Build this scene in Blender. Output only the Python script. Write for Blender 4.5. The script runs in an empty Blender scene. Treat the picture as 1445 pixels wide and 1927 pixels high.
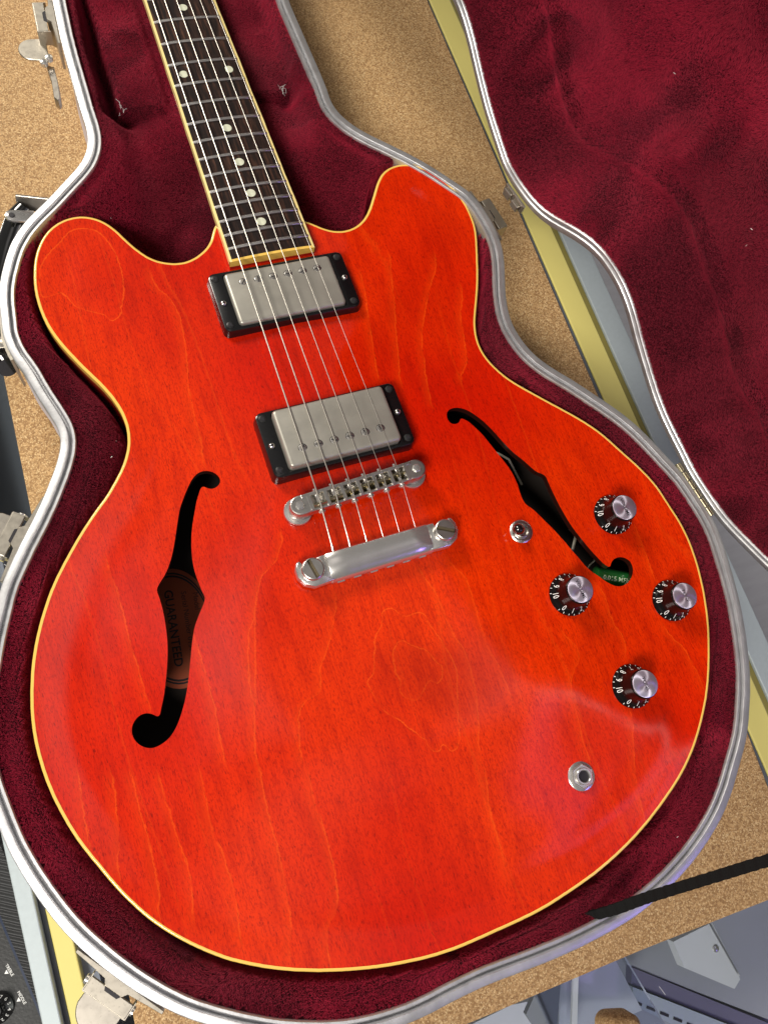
import bpy, bmesh, math, random
import numpy as np
from mathutils import Matrix, Vector
from mathutils.geometry import delaunay_2d_cdt

# ------------------------------------------------------------------ camera, world, lamps, exposure
SC = bpy.context.scene
COL = SC.collection
MM = 0.001
random.seed(7); RNG = np.random.default_rng(11)

cam_d = bpy.data.cameras.new("camera"); cam = bpy.data.objects.new("camera", cam_d); COL.objects.link(cam)
cam_d.sensor_fit = 'VERTICAL'; cam_d.sensor_height = 24.0; cam_d.lens = 1485.11 / 1927 * 24.0
cam_d.clip_start = 0.01; cam_d.clip_end = 50
ax = Vector((0.92478802, -0.32601741, 0.19616257)); dn = Vector((-0.26140022, -0.91902737, -0.29505697)); fw = Vector((0.27647249, 0.22158822, -0.93512653))
cam.matrix_world = Matrix(((ax.x, -dn.x, -fw.x, -0.11829), (ax.y, -dn.y, -fw.y, -0.12408), (ax.z, -dn.z, -fw.z, 0.44916), (0, 0, 0, 1)))
SC.camera = cam
SC.view_settings.view_transform = 'Standard'; SC.view_settings.look = 'None'
SC.view_settings.exposure = 0.0; SC.view_settings.gamma = 1.0
SC.render.resolution_x = 767; SC.render.resolution_y = 1024

world = bpy.data.worlds.new("World"); SC.world = world; world.use_nodes = True
world.node_tree.nodes["Background"].inputs[0].default_value = (1.0, 0.96, 0.92, 1)
world.node_tree.nodes["Background"].inputs[1].default_value = 0.14

def area_lamp(name, loc, target, size, power, color, size_y=None):
    d = bpy.data.lights.new(name, 'AREA'); d.energy = power; d.color = color; d.size = size
    if size_y: d.shape = 'RECTANGLE'; d.size_y = size_y
    o = bpy.data.objects.new(name, d); COL.objects.link(o); o.location = loc
    o.rotation_euler = (Vector(target) - Vector(loc)).to_track_quat('-Z', 'Y').to_euler()
    return o
def panel(name, x, y, z, sx, sy, radiance, color, rz=0.0):
    for k in (.55, .8, 1.05, 1.3, 1.5):          # nested diffusers: a soft-edged ceiling light
        o = area_lamp(name, (x, y, z + .02 * k), (x, y, 0), sx * k, radiance / 5 * math.pi * sx * sy * k * k, color, sy * k); o.rotation_euler = (0, 0, rz)
area_lamp("shop_lamp", (-1.70, -1.25, 2.25), (0.0, 0.1, 0), 0.85, 92, (1.0, 0.95, 0.88))
area_lamp("back_lamp", (-1.5, 3.3, 2.5), (0.0, 0.2, 0), 1.2, 150, (1.0, 0.94, 0.84))
panel("ceiling_panel_left", -0.27, 0.24, 1.8, 0.42, 0.66, .85, (1.0, 0.93, 0.88), 0.12)
panel("ceiling_panel_near", -0.10, -0.62, 1.8, 0.75, 0.36, .22, (1.0, 0.93, 0.9), 0.3)
panel("ceiling_panel_right", 0.99, -0.20, 1.8, 0.55, 0.55, .8, (0.93, 0.88, 1.0), -0.35)
area_lamp("violet_strip", (0.90, -0.72, 1.8), (0.90, -0.72, 0), 0.17, 0.34, (0.66, 0.42, 1.0), 0.85).rotation_euler = (0, 0, -0.5)
area_lamp("violet_lamp", (0.75, -1.25, 0.75), (0.1, -0.1, 0), 0.25, 1.8, (0.35, 0.22, 1.0))

# ------------------------------------------------------------------ measured outlines, mm on the guitar's rim plane
OUTLINE = [[-26.3,199.1],[-27.5,197.9],[-28.5,196.5],[-29.4,194.9],[-30.3,193.2],[-31.2,191.5],[-32.1,189.7],[-33.1,188.1],[-34.3,186.5],[-35.6,185.0],[-37.0,183.6],[-38.5,182.3],[-40.1,181.1],[-41.7,180.1],[-43.4,179.1],[-45.2,178.1],[-47.0,177.3],[-48.8,176.7],[-50.7,176.1],[-52.6,175.7],[-54.6,175.4],[-56.5,175.4],[-58.5,175.5],[-60.4,175.7],[-62.4,176.1],[-64.3,176.7],[-66.1,177.3],[-68.0,178.1],[-69.7,178.9],[-71.5,179.9],[-73.1,181.0],[-74.7,182.2],[-76.1,183.5],[-77.5,184.9],[-78.7,186.4],[-80.0,188.0],[-81.1,189.6],[-82.3,191.2],[-83.4,192.9],[-84.4,194.6],[-85.4,196.3],[-86.4,198.1],[-87.3,199.8],[-88.3,201.6],[-89.2,203.4],[-90.1,205.2],[-91.1,206.9],[-92.2,208.6],[-93.3,210.2],[-94.5,211.8],[-95.8,213.3],[-97.2,214.7],[-98.7,216.0],[-100.2,217.1],[-101.9,218.1],[-103.7,219.0],[-105.5,219.7],[-107.3,220.2],[-109.3,220.6],[-111.2,220.7],[-113.2,220.7],[-115.1,220.5],[-117.0,220.2],[-118.9,219.7],[-120.8,219.0],[-122.6,218.3],[-124.3,217.3],[-126.0,216.3],[-127.6,215.1],[-129.1,213.9],[-130.5,212.5],[-131.9,211.0],[-133.1,209.5],[-134.3,207.9],[-135.4,206.2],[-136.4,204.5],[-137.4,202.8],[-138.3,201.0],[-139.1,199.2],[-139.9,197.3],[-140.6,195.5],[-141.2,193.6],[-141.8,191.7],[-142.3,189.7],[-142.8,187.8],[-143.2,185.9],[-143.7,183.9],[-144.0,181.9],[-144.4,180.0],[-144.6,178.0],[-144.9,176.0],[-145.0,174.0],[-145.2,172.0],[-145.2,170.0],[-145.2,168.0],[-145.2,166.0],[-145.1,164.0],[-145.0,162.0],[-144.8,160.1],[-144.6,158.1],[-144.4,156.1],[-144.0,154.1],[-143.7,152.1],[-143.3,150.2],[-142.8,148.3],[-142.3,146.3],[-141.7,144.4],[-141.1,142.5],[-140.4,140.6],[-139.7,138.7],[-139.0,136.9],[-138.2,135.0],[-137.4,133.2],[-136.6,131.4],[-135.8,129.6],[-134.9,127.8],[-134.0,126.0],[-133.2,124.2],[-132.3,122.4],[-131.4,120.6],[-130.5,118.8],[-129.5,117.0],[-128.6,115.3],[-127.6,113.5],[-126.7,111.7],[-125.7,110.0],[-124.8,108.2],[-123.8,106.5],[-123.0,104.7],[-122.1,102.9],[-121.3,101.0],[-120.5,99.2],[-119.7,97.4],[-119.0,95.5],[-118.4,93.6],[-117.8,91.7],[-117.2,89.8],[-116.7,87.8],[-116.3,85.9],[-115.9,83.9],[-115.7,82.0],[-115.5,80.0],[-115.4,78.0],[-115.3,76.0],[-115.4,74.0],[-115.6,72.0],[-115.8,70.1],[-116.2,68.1],[-116.6,66.2],[-117.1,64.2],[-117.7,62.4],[-118.4,60.5],[-119.2,58.7],[-120.1,56.9],[-121.0,55.1],[-122.0,53.4],[-123.0,51.7],[-124.2,50.0],[-125.3,48.4],[-126.5,46.8],[-127.8,45.3],[-129.1,43.7],[-130.3,42.2],[-131.7,40.7],[-133.0,39.2],[-134.3,37.7],[-135.7,36.2],[-137.1,34.8],[-138.5,33.4],[-140.0,32.1],[-141.5,30.8],[-143.0,29.4],[-144.5,28.1],[-145.9,26.7],[-147.4,25.3],[-148.8,23.9],[-150.2,22.5],[-151.6,21.1],[-153.0,19.7],[-154.4,18.2],[-155.8,16.7],[-157.1,15.3],[-158.5,13.8],[-159.8,12.3],[-161.1,10.8],[-162.4,9.3],[-163.7,7.8],[-165.0,6.2],[-166.3,4.7],[-167.6,3.2],[-168.8,1.6],[-170.1,0.0],[-171.3,-1.5],[-172.6,-3.1],[-173.7,-4.7],[-174.9,-6.3],[-176.0,-8.0],[-177.2,-9.6],[-178.2,-11.3],[-179.3,-13.0],[-180.3,-14.7],[-181.3,-16.5],[-182.3,-18.2],[-183.3,-20.0],[-184.2,-21.7],[-185.2,-23.5],[-186.1,-25.3],[-187.0,-27.1],[-187.8,-28.9],[-188.7,-30.7],[-189.5,-32.5],[-190.3,-34.4],[-191.1,-36.2],[-191.8,-38.1],[-192.5,-39.9],[-193.2,-41.8],[-193.9,-43.7],[-194.5,-45.6],[-195.1,-47.5],[-195.7,-49.4],[-196.2,-51.3],[-196.7,-53.3],[-197.2,-55.2],[-197.7,-57.1],[-198.2,-59.1],[-198.6,-61.0],[-199.0,-63.0],[-199.4,-65.0],[-199.8,-66.9],[-200.1,-68.9],[-200.4,-70.9],[-200.7,-72.9],[-200.9,-74.9],[-201.1,-76.8],[-201.3,-78.8],[-201.4,-80.8],[-201.5,-82.8],[-201.6,-84.8],[-201.6,-86.8],[-201.6,-88.8],[-201.6,-90.8],[-201.5,-92.8],[-201.4,-94.8],[-201.3,-96.8],[-201.2,-98.8],[-201.0,-100.8],[-200.8,-102.8],[-200.6,-104.8],[-200.3,-106.8],[-200.0,-108.7],[-199.7,-110.7],[-199.4,-112.7],[-199.0,-114.7],[-198.6,-116.6],[-198.1,-118.6],[-197.7,-120.5],[-197.2,-122.5],[-196.7,-124.4],[-196.2,-126.3],[-195.7,-128.3],[-195.1,-130.2],[-194.5,-132.1],[-193.9,-134.0],[-193.3,-135.9],[-192.6,-137.8],[-191.9,-139.6],[-191.2,-141.5],[-190.4,-143.4],[-189.6,-145.2],[-188.9,-147.0],[-188.1,-148.9],[-187.2,-150.7],[-186.4,-152.5],[-185.6,-154.4],[-184.8,-156.2],[-184.0,-158.0],[-183.2,-159.9],[-182.3,-161.7],[-181.5,-163.5],[-180.6,-165.3],[-179.7,-167.1],[-178.8,-168.9],[-177.9,-170.6],[-176.9,-172.4],[-175.9,-174.1],[-174.9,-175.8],[-173.9,-177.6],[-172.8,-179.3],[-171.8,-181.0],[-170.7,-182.6],[-169.6,-184.3],[-168.4,-185.9],[-167.2,-187.6],[-166.0,-189.1],[-164.8,-190.7],[-163.5,-192.3],[-162.2,-193.8],[-160.9,-195.3],[-159.6,-196.8],[-158.2,-198.3],[-156.9,-199.7],[-155.5,-201.1],[-154.1,-202.6],[-152.6,-204.0],[-151.2,-205.4],[-149.7,-206.7],[-148.3,-208.1],[-146.8,-209.4],[-145.3,-210.7],[-143.8,-212.0],[-142.2,-213.3],[-140.7,-214.6],[-139.1,-215.8],[-137.5,-217.0],[-135.8,-218.1],[-134.2,-219.2],[-132.5,-220.3],[-130.8,-221.4],[-129.1,-222.5],[-127.4,-223.5],[-125.7,-224.5],[-124.0,-225.6],[-122.2,-226.6],[-120.5,-227.5],[-118.7,-228.5],[-117.0,-229.4],[-115.2,-230.3],[-113.4,-231.2],[-111.6,-232.1],[-109.8,-233.0],[-108.0,-233.8],[-106.1,-234.6],[-104.3,-235.4],[-102.5,-236.2],[-100.6,-237.0],[-98.8,-237.8],[-96.9,-238.5],[-95.0,-239.2],[-93.2,-239.9],[-91.3,-240.6],[-89.4,-241.3],[-87.5,-242.0],[-85.6,-242.6],[-83.7,-243.3],[-81.8,-243.9],[-79.9,-244.5],[-78.0,-245.1],[-76.1,-245.7],[-74.2,-246.3],[-72.3,-246.8],[-70.4,-247.4],[-68.4,-247.9],[-66.5,-248.4],[-64.6,-248.9],[-62.6,-249.4],[-60.7,-249.8],[-58.7,-250.3],[-56.8,-250.7],[-54.8,-251.1],[-52.8,-251.5],[-50.9,-251.9],[-48.9,-252.3],[-46.9,-252.7],[-45.0,-253.0],[-43.0,-253.3],[-41.0,-253.6],[-39.0,-253.9],[-37.0,-254.1],[-35.1,-254.3],[-33.1,-254.5],[-31.1,-254.7],[-29.1,-254.9],[-27.1,-255.0],[-25.1,-255.1],[-23.1,-255.2],[-21.1,-255.2],[-19.1,-255.3],[-17.1,-255.3],[-15.1,-255.3],[-13.1,-255.4],[-11.1,-255.4],[-9.1,-255.4],[-7.1,-255.4],[-5.1,-255.4],[-3.1,-255.4],[-1.1,-255.5],[0.9,-255.5],[2.9,-255.5],[4.9,-255.5],[6.9,-255.5],[8.9,-255.5],[10.9,-255.5],[12.9,-255.4],[14.9,-255.4],[16.9,-255.4],[18.9,-255.3],[20.9,-255.2],[22.9,-255.1],[24.9,-254.9],[26.9,-254.8],[28.9,-254.6],[30.9,-254.4],[32.9,-254.1],[34.9,-253.9],[36.9,-253.6],[38.8,-253.3],[40.8,-253.1],[42.8,-252.8],[44.8,-252.5],[46.8,-252.2],[48.7,-251.9],[50.7,-251.6],[52.7,-251.2],[54.7,-250.9],[56.6,-250.5],[58.6,-250.2],[60.6,-249.8],[62.5,-249.3],[64.5,-248.9],[66.4,-248.4],[68.4,-247.9],[70.3,-247.5],[72.2,-246.9],[74.2,-246.4],[76.1,-245.9],[78.0,-245.3],[79.9,-244.7],[81.8,-244.1],[83.7,-243.5],[85.6,-242.9],[87.5,-242.2],[89.4,-241.6],[91.3,-240.9],[93.2,-240.2],[95.0,-239.4],[96.9,-238.7],[98.7,-237.9],[100.6,-237.2],[102.4,-236.4],[104.3,-235.6],[106.1,-234.7],[107.9,-233.9],[109.7,-233.0],[111.5,-232.2],[113.3,-231.3],[115.1,-230.4],[116.9,-229.5],[118.6,-228.6],[120.4,-227.6],[122.2,-226.7],[124.0,-225.8],[125.7,-224.8],[127.5,-223.8],[129.2,-222.8],[130.9,-221.8],[132.6,-220.7],[134.3,-219.6],[135.9,-218.5],[137.6,-217.4],[139.2,-216.2],[140.8,-215.0],[142.4,-213.8],[143.9,-212.5],[145.5,-211.3],[147.0,-210.0],[148.5,-208.7],[150.0,-207.3],[151.5,-205.9],[152.9,-204.5],[154.3,-203.1],[155.7,-201.7],[157.1,-200.2],[158.4,-198.8],[159.8,-197.3],[161.1,-195.8],[162.4,-194.3],[163.7,-192.8],[165.0,-191.2],[166.3,-189.7],[167.5,-188.1],[168.8,-186.6],[170.0,-185.0],[171.1,-183.3],[172.3,-181.7],[173.4,-180.0],[174.5,-178.4],[175.6,-176.7],[176.6,-175.0],[177.6,-173.3],[178.7,-171.5],[179.7,-169.8],[180.6,-168.1],[181.6,-166.3],[182.6,-164.5],[183.5,-162.8],[184.4,-161.0],[185.3,-159.2],[186.2,-157.4],[187.1,-155.6],[188.0,-153.8],[188.8,-152.0],[189.7,-150.2],[190.5,-148.4],[191.3,-146.5],[192.0,-144.7],[192.8,-142.8],[193.5,-141.0],[194.2,-139.1],[194.9,-137.2],[195.5,-135.3],[196.1,-133.4],[196.7,-131.5],[197.3,-129.6],[197.9,-127.7],[198.5,-125.7],[199.0,-123.8],[199.5,-121.9],[199.9,-119.9],[200.4,-118.0],[200.8,-116.0],[201.2,-114.1],[201.6,-112.1],[202.0,-110.1],[202.3,-108.2],[202.6,-106.2],[202.9,-104.2],[203.1,-102.2],[203.3,-100.2],[203.5,-98.2],[203.7,-96.2],[203.8,-94.3],[203.9,-92.3],[203.9,-90.3],[203.9,-88.3],[203.8,-86.3],[203.7,-84.3],[203.6,-82.3],[203.4,-80.3],[203.2,-78.3],[202.9,-76.3],[202.6,-74.4],[202.2,-72.4],[201.8,-70.4],[201.4,-68.5],[201.0,-66.5],[200.7,-64.5],[200.3,-62.6],[199.9,-60.6],[199.6,-58.6],[199.2,-56.7],[198.8,-54.7],[198.3,-52.8],[197.8,-50.9],[197.2,-49.0],[196.5,-47.1],[195.8,-45.2],[195.1,-43.4],[194.3,-41.5],[193.4,-39.7],[192.6,-37.9],[191.7,-36.1],[190.8,-34.3],[189.9,-32.5],[188.9,-30.8],[188.0,-29.0],[187.0,-27.3],[186.0,-25.5],[185.0,-23.8],[184.1,-22.0],[183.1,-20.3],[182.1,-18.5],[181.2,-16.8],[180.3,-15.0],[179.3,-13.2],[178.3,-11.5],[177.3,-9.8],[176.3,-8.1],[175.2,-6.4],[174.1,-4.7],[172.9,-3.1],[171.7,-1.5],[170.5,0.1],[169.2,1.6],[168.0,3.2],[166.7,4.7],[165.3,6.2],[164.0,7.7],[162.6,9.2],[161.3,10.6],[159.9,12.1],[158.5,13.5],[157.1,14.9],[155.7,16.3],[154.3,17.8],[152.9,19.2],[151.5,20.6],[150.0,22.0],[148.6,23.5],[147.2,24.9],[145.8,26.3],[144.4,27.7],[143.0,29.2],[141.6,30.6],[140.2,32.0],[138.8,33.5],[137.4,34.9],[136.0,36.3],[134.6,37.8],[133.3,39.2],[131.9,40.7],[130.6,42.2],[129.3,43.7],[128.0,45.3],[126.8,46.8],[125.6,48.5],[124.5,50.1],[123.5,51.8],[122.4,53.5],[121.5,55.3],[120.6,57.0],[119.7,58.8],[118.9,60.7],[118.2,62.5],[117.5,64.4],[117.0,66.3],[116.5,68.2],[116.2,70.2],[115.9,72.2],[115.8,74.1],[115.7,76.1],[115.8,78.1],[116.0,80.1],[116.3,82.1],[116.6,84.0],[117.1,86.0],[117.6,87.9],[118.2,89.8],[118.8,91.7],[119.5,93.5],[120.3,95.4],[121.1,97.2],[122.0,99.0],[122.8,100.8],[123.7,102.6],[124.6,104.4],[125.5,106.2],[126.4,108.0],[127.3,109.8],[128.1,111.6],[129.0,113.4],[129.8,115.2],[130.7,117.0],[131.5,118.8],[132.3,120.7],[133.1,122.5],[133.9,124.4],[134.6,126.2],[135.3,128.1],[136.1,129.9],[136.8,131.8],[137.5,133.7],[138.2,135.6],[138.8,137.5],[139.5,139.3],[140.2,141.2],[140.9,143.1],[141.5,145.0],[142.2,146.9],[142.9,148.8],[143.5,150.7],[144.2,152.6],[144.8,154.5],[145.4,156.4],[145.9,158.3],[146.5,160.2],[146.9,162.2],[147.3,164.1],[147.6,166.1],[147.8,168.1],[147.9,170.1],[148.0,172.0],[148.0,174.0],[148.0,176.0],[147.9,178.0],[147.8,180.0],[147.6,182.0],[147.3,184.0],[146.9,185.9],[146.5,187.9],[146.0,189.8],[145.4,191.7],[144.8,193.6],[144.0,195.4],[143.2,197.3],[142.3,199.1],[141.4,200.8],[140.4,202.6],[139.4,204.3],[138.3,206.0],[137.2,207.6],[136.0,209.2],[134.8,210.8],[133.5,212.3],[132.1,213.7],[130.7,215.1],[129.2,216.4],[127.6,217.5],[125.9,218.6],[124.2,219.6],[122.4,220.5],[120.6,221.2],[118.7,221.9],[116.8,222.3],[114.9,222.6],[112.9,222.8],[111.0,222.8],[109.0,222.6],[107.1,222.3],[105.2,221.8],[103.4,221.2],[101.6,220.3],[99.9,219.4],[98.3,218.2],[96.8,217.0],[95.5,215.6],[94.2,214.1],[92.9,212.5],[91.7,210.9],[90.6,209.3],[89.5,207.6],[88.4,205.9],[87.3,204.2],[86.3,202.5],[85.2,200.9],[84.1,199.2],[83.0,197.5],[81.9,195.8],[80.8,194.2],[79.7,192.5],[78.4,191.0],[77.2,189.4],[75.9,187.9],[74.5,186.5],[73.1,185.1],[71.5,183.8],[69.9,182.7],[68.3,181.6],[66.6,180.7],[64.8,179.9],[62.9,179.2],[61.0,178.7],[59.1,178.3],[57.1,178.1],[55.2,178.0],[53.2,178.1],[51.3,178.4],[49.4,178.8],[47.5,179.4],[45.7,180.1],[43.9,181.0],[42.2,182.0],[40.5,183.1],[38.9,184.2],[37.4,185.5],[35.8,186.7],[34.3,187.9],[32.7,189.0],[31.0,190.0],[29.2,190.8],[27.4,191.6],[25.5,192.3],[23.6,192.9],[21.7,193.5],[19.8,194.0],[17.9,194.5],[15.9,195.0],[14.0,195.5],[12.0,196.0],[10.1,196.4],[8.1,196.9],[6.2,197.3],[4.2,197.7],[2.3,198.1],[0.3,198.5],[-1.7,198.9],[-3.6,199.2],[-5.6,199.6],[-7.6,199.9],[-9.6,200.2],[-11.5,200.4],[-13.5,200.6],[-15.5,200.8],[-17.5,200.9],[-19.5,201.0],[-21.4,200.8],[-23.2,200.5],[-24.8,199.9]]
FHOLE_BASS = [[-100.66,17.15],[-100.07,18.2],[-99.45,19.23],[-98.8,20.24],[-98.13,21.24],[-97.46,22.23],[-96.79,23.23],[-96.11,24.22],[-95.43,25.21],[-94.73,26.19],[-94.01,27.16],[-93.29,28.11],[-92.56,29.07],[-91.82,30.02],[-91.06,30.95],[-90.26,31.84],[-89.41,32.69],[-88.51,33.49],[-87.56,34.22],[-86.56,34.89],[-85.5,35.43],[-84.37,35.81],[-83.19,36.01],[-82.0,36.04],[-80.81,35.9],[-79.66,35.6],[-78.56,35.11],[-77.54,34.49],[-76.6,33.75],[-75.77,32.89],[-75.06,31.93],[-74.49,30.88],[-74.08,29.76],[-73.9,28.59],[-73.99,27.41],[-74.41,26.33],[-75.15,25.41],[-76.1,24.7],[-77.17,24.2],[-78.33,23.9],[-79.51,23.87],[-80.65,24.15],[-81.71,24.69],[-82.67,25.4],[-83.55,26.2],[-84.47,26.69],[-85.44,26.44],[-86.27,25.64],[-86.97,24.66],[-87.6,23.64],[-88.24,22.62],[-88.87,21.6],[-89.48,20.56],[-90.08,19.52],[-90.64,18.46],[-91.18,17.38],[-91.68,16.29],[-92.17,15.2],[-92.66,14.1],[-93.16,13.01],[-93.66,11.91],[-94.17,10.82],[-94.67,9.73],[-95.16,8.63],[-95.65,7.53],[-96.12,6.43],[-96.59,5.32],[-97.03,4.2],[-97.46,3.08],[-97.87,1.95],[-98.26,0.81],[-98.64,-0.33],[-99.0,-1.47],[-99.34,-2.63],[-99.67,-3.78],[-99.99,-4.94],[-100.29,-6.1],[-100.58,-7.27],[-100.85,-8.44],[-101.11,-9.61],[-101.35,-10.79],[-101.58,-11.97],[-101.78,-13.16],[-101.95,-14.35],[-102.11,-15.54],[-102.25,-16.73],[-102.36,-17.93],[-102.45,-19.13],[-102.51,-20.33],[-102.55,-21.53],[-102.55,-22.73],[-102.52,-23.93],[-102.46,-25.13],[-102.38,-26.33],[-102.29,-27.53],[-102.2,-28.73],[-102.11,-29.93],[-102.02,-31.13],[-101.92,-32.32],[-101.81,-33.52],[-101.66,-34.71],[-101.44,-35.89],[-101.28,-37.07],[-101.39,-38.22],[-101.85,-39.31],[-102.49,-40.32],[-103.18,-41.31],[-103.89,-42.27],[-104.64,-43.22],[-105.39,-44.16],[-106.13,-45.11],[-106.86,-46.06],[-107.58,-47.02],[-108.3,-47.98],[-109.01,-48.95],[-109.7,-49.94],[-110.35,-50.95],[-110.96,-51.98],[-111.53,-53.04],[-112.06,-54.12],[-112.57,-55.21],[-113.05,-56.31],[-113.53,-57.41],[-113.99,-58.52],[-114.45,-59.63],[-114.9,-60.74],[-115.35,-61.86],[-115.77,-62.99],[-116.19,-64.11],[-116.61,-65.24],[-117.03,-66.37],[-117.44,-67.49],[-117.86,-68.62],[-118.29,-69.75],[-118.71,-70.87],[-119.13,-72.0],[-119.55,-73.12],[-119.97,-74.25],[-120.4,-75.37],[-120.84,-76.49],[-121.29,-77.6],[-121.75,-78.72],[-122.21,-79.83],[-122.68,-80.93],[-123.15,-82.04],[-123.64,-83.14],[-124.14,-84.23],[-124.66,-85.31],[-125.2,-86.39],[-125.75,-87.45],[-126.32,-88.51],[-126.9,-89.57],[-127.5,-90.61],[-128.11,-91.65],[-128.73,-92.67],[-129.37,-93.69],[-130.02,-94.7],[-130.69,-95.7],[-131.37,-96.69],[-132.06,-97.67],[-132.79,-98.63],[-133.55,-99.56],[-134.35,-100.46],[-135.18,-101.32],[-136.05,-102.15],[-136.96,-102.94],[-137.91,-103.67],[-138.91,-104.33],[-139.97,-104.9],[-141.06,-105.39],[-142.19,-105.8],[-143.34,-106.14],[-144.52,-106.39],[-145.7,-106.57],[-146.9,-106.64],[-148.09,-106.57],[-149.26,-106.32],[-150.37,-105.9],[-151.43,-105.32],[-152.41,-104.64],[-153.31,-103.84],[-154.11,-102.96],[-154.82,-101.99],[-155.4,-100.95],[-155.86,-99.84],[-156.19,-98.69],[-156.4,-97.51],[-156.46,-96.32],[-156.36,-95.13],[-156.09,-93.96],[-155.65,-92.85],[-155.06,-91.81],[-154.32,-90.87],[-153.46,-90.05],[-152.5,-89.33],[-151.46,-88.74],[-150.34,-88.33],[-149.17,-88.13],[-147.98,-88.13],[-146.81,-88.34],[-145.7,-88.77],[-144.67,-89.38],[-143.74,-90.13],[-142.9,-90.98],[-142.01,-91.66],[-141.08,-91.68],[-140.31,-90.96],[-139.75,-89.91],[-139.24,-88.82],[-138.71,-87.74],[-138.15,-86.68],[-137.59,-85.62],[-137.03,-84.55],[-136.5,-83.47],[-135.98,-82.39],[-135.49,-81.29],[-135.03,-80.18],[-134.57,-79.07],[-134.13,-77.95],[-133.7,-76.83],[-133.27,-75.71],[-132.85,-74.58],[-132.43,-73.46],[-132.01,-72.33],[-131.59,-71.2],[-131.19,-70.07],[-130.78,-68.94],[-130.39,-67.8],[-130.01,-66.66],[-129.64,-65.52],[-129.29,-64.37],[-128.94,-63.22],[-128.6,-62.06],[-128.28,-60.91],[-127.97,-59.75],[-127.67,-58.58],[-127.39,-57.41],[-127.12,-56.24],[-126.87,-55.06],[-126.64,-53.88],[-126.43,-52.7],[-126.24,-51.52],[-126.06,-50.33],[-125.89,-49.14],[-125.73,-47.95],[-125.58,-46.75],[-125.44,-45.56],[-125.31,-44.36],[-125.19,-43.17],[-125.08,-41.97],[-124.98,-40.77],[-124.9,-39.57],[-124.83,-38.37],[-124.78,-37.17],[-124.75,-35.97],[-124.74,-34.77],[-124.74,-33.57],[-124.75,-32.37],[-124.77,-31.16],[-124.81,-29.96],[-124.89,-28.77],[-125.0,-27.57],[-125.01,-26.37],[-124.81,-25.21],[-124.3,-24.15],[-123.57,-23.21],[-122.75,-22.33],[-121.91,-21.47],[-121.05,-20.64],[-120.16,-19.82],[-119.29,-18.99],[-118.47,-18.12],[-117.68,-17.21],[-116.94,-16.26],[-116.23,-15.3],[-115.54,-14.31],[-114.88,-13.31],[-114.23,-12.3],[-113.61,-11.27],[-113.0,-10.23],[-112.42,-9.18],[-111.87,-8.11],[-111.33,-7.04],[-110.81,-5.96],[-110.3,-4.87],[-109.79,-3.78],[-109.29,-2.68],[-108.8,-1.59],[-108.31,-0.49],[-107.82,0.61],[-107.35,1.72],[-106.89,2.82],[-106.43,3.94],[-105.97,5.05],[-105.51,6.16],[-105.05,7.27],[-104.58,8.37],[-104.11,9.48],[-103.64,10.59],[-103.17,11.69],[-102.7,12.8],[-102.22,13.9],[-101.73,15.0],[-101.21,16.08]]
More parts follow.
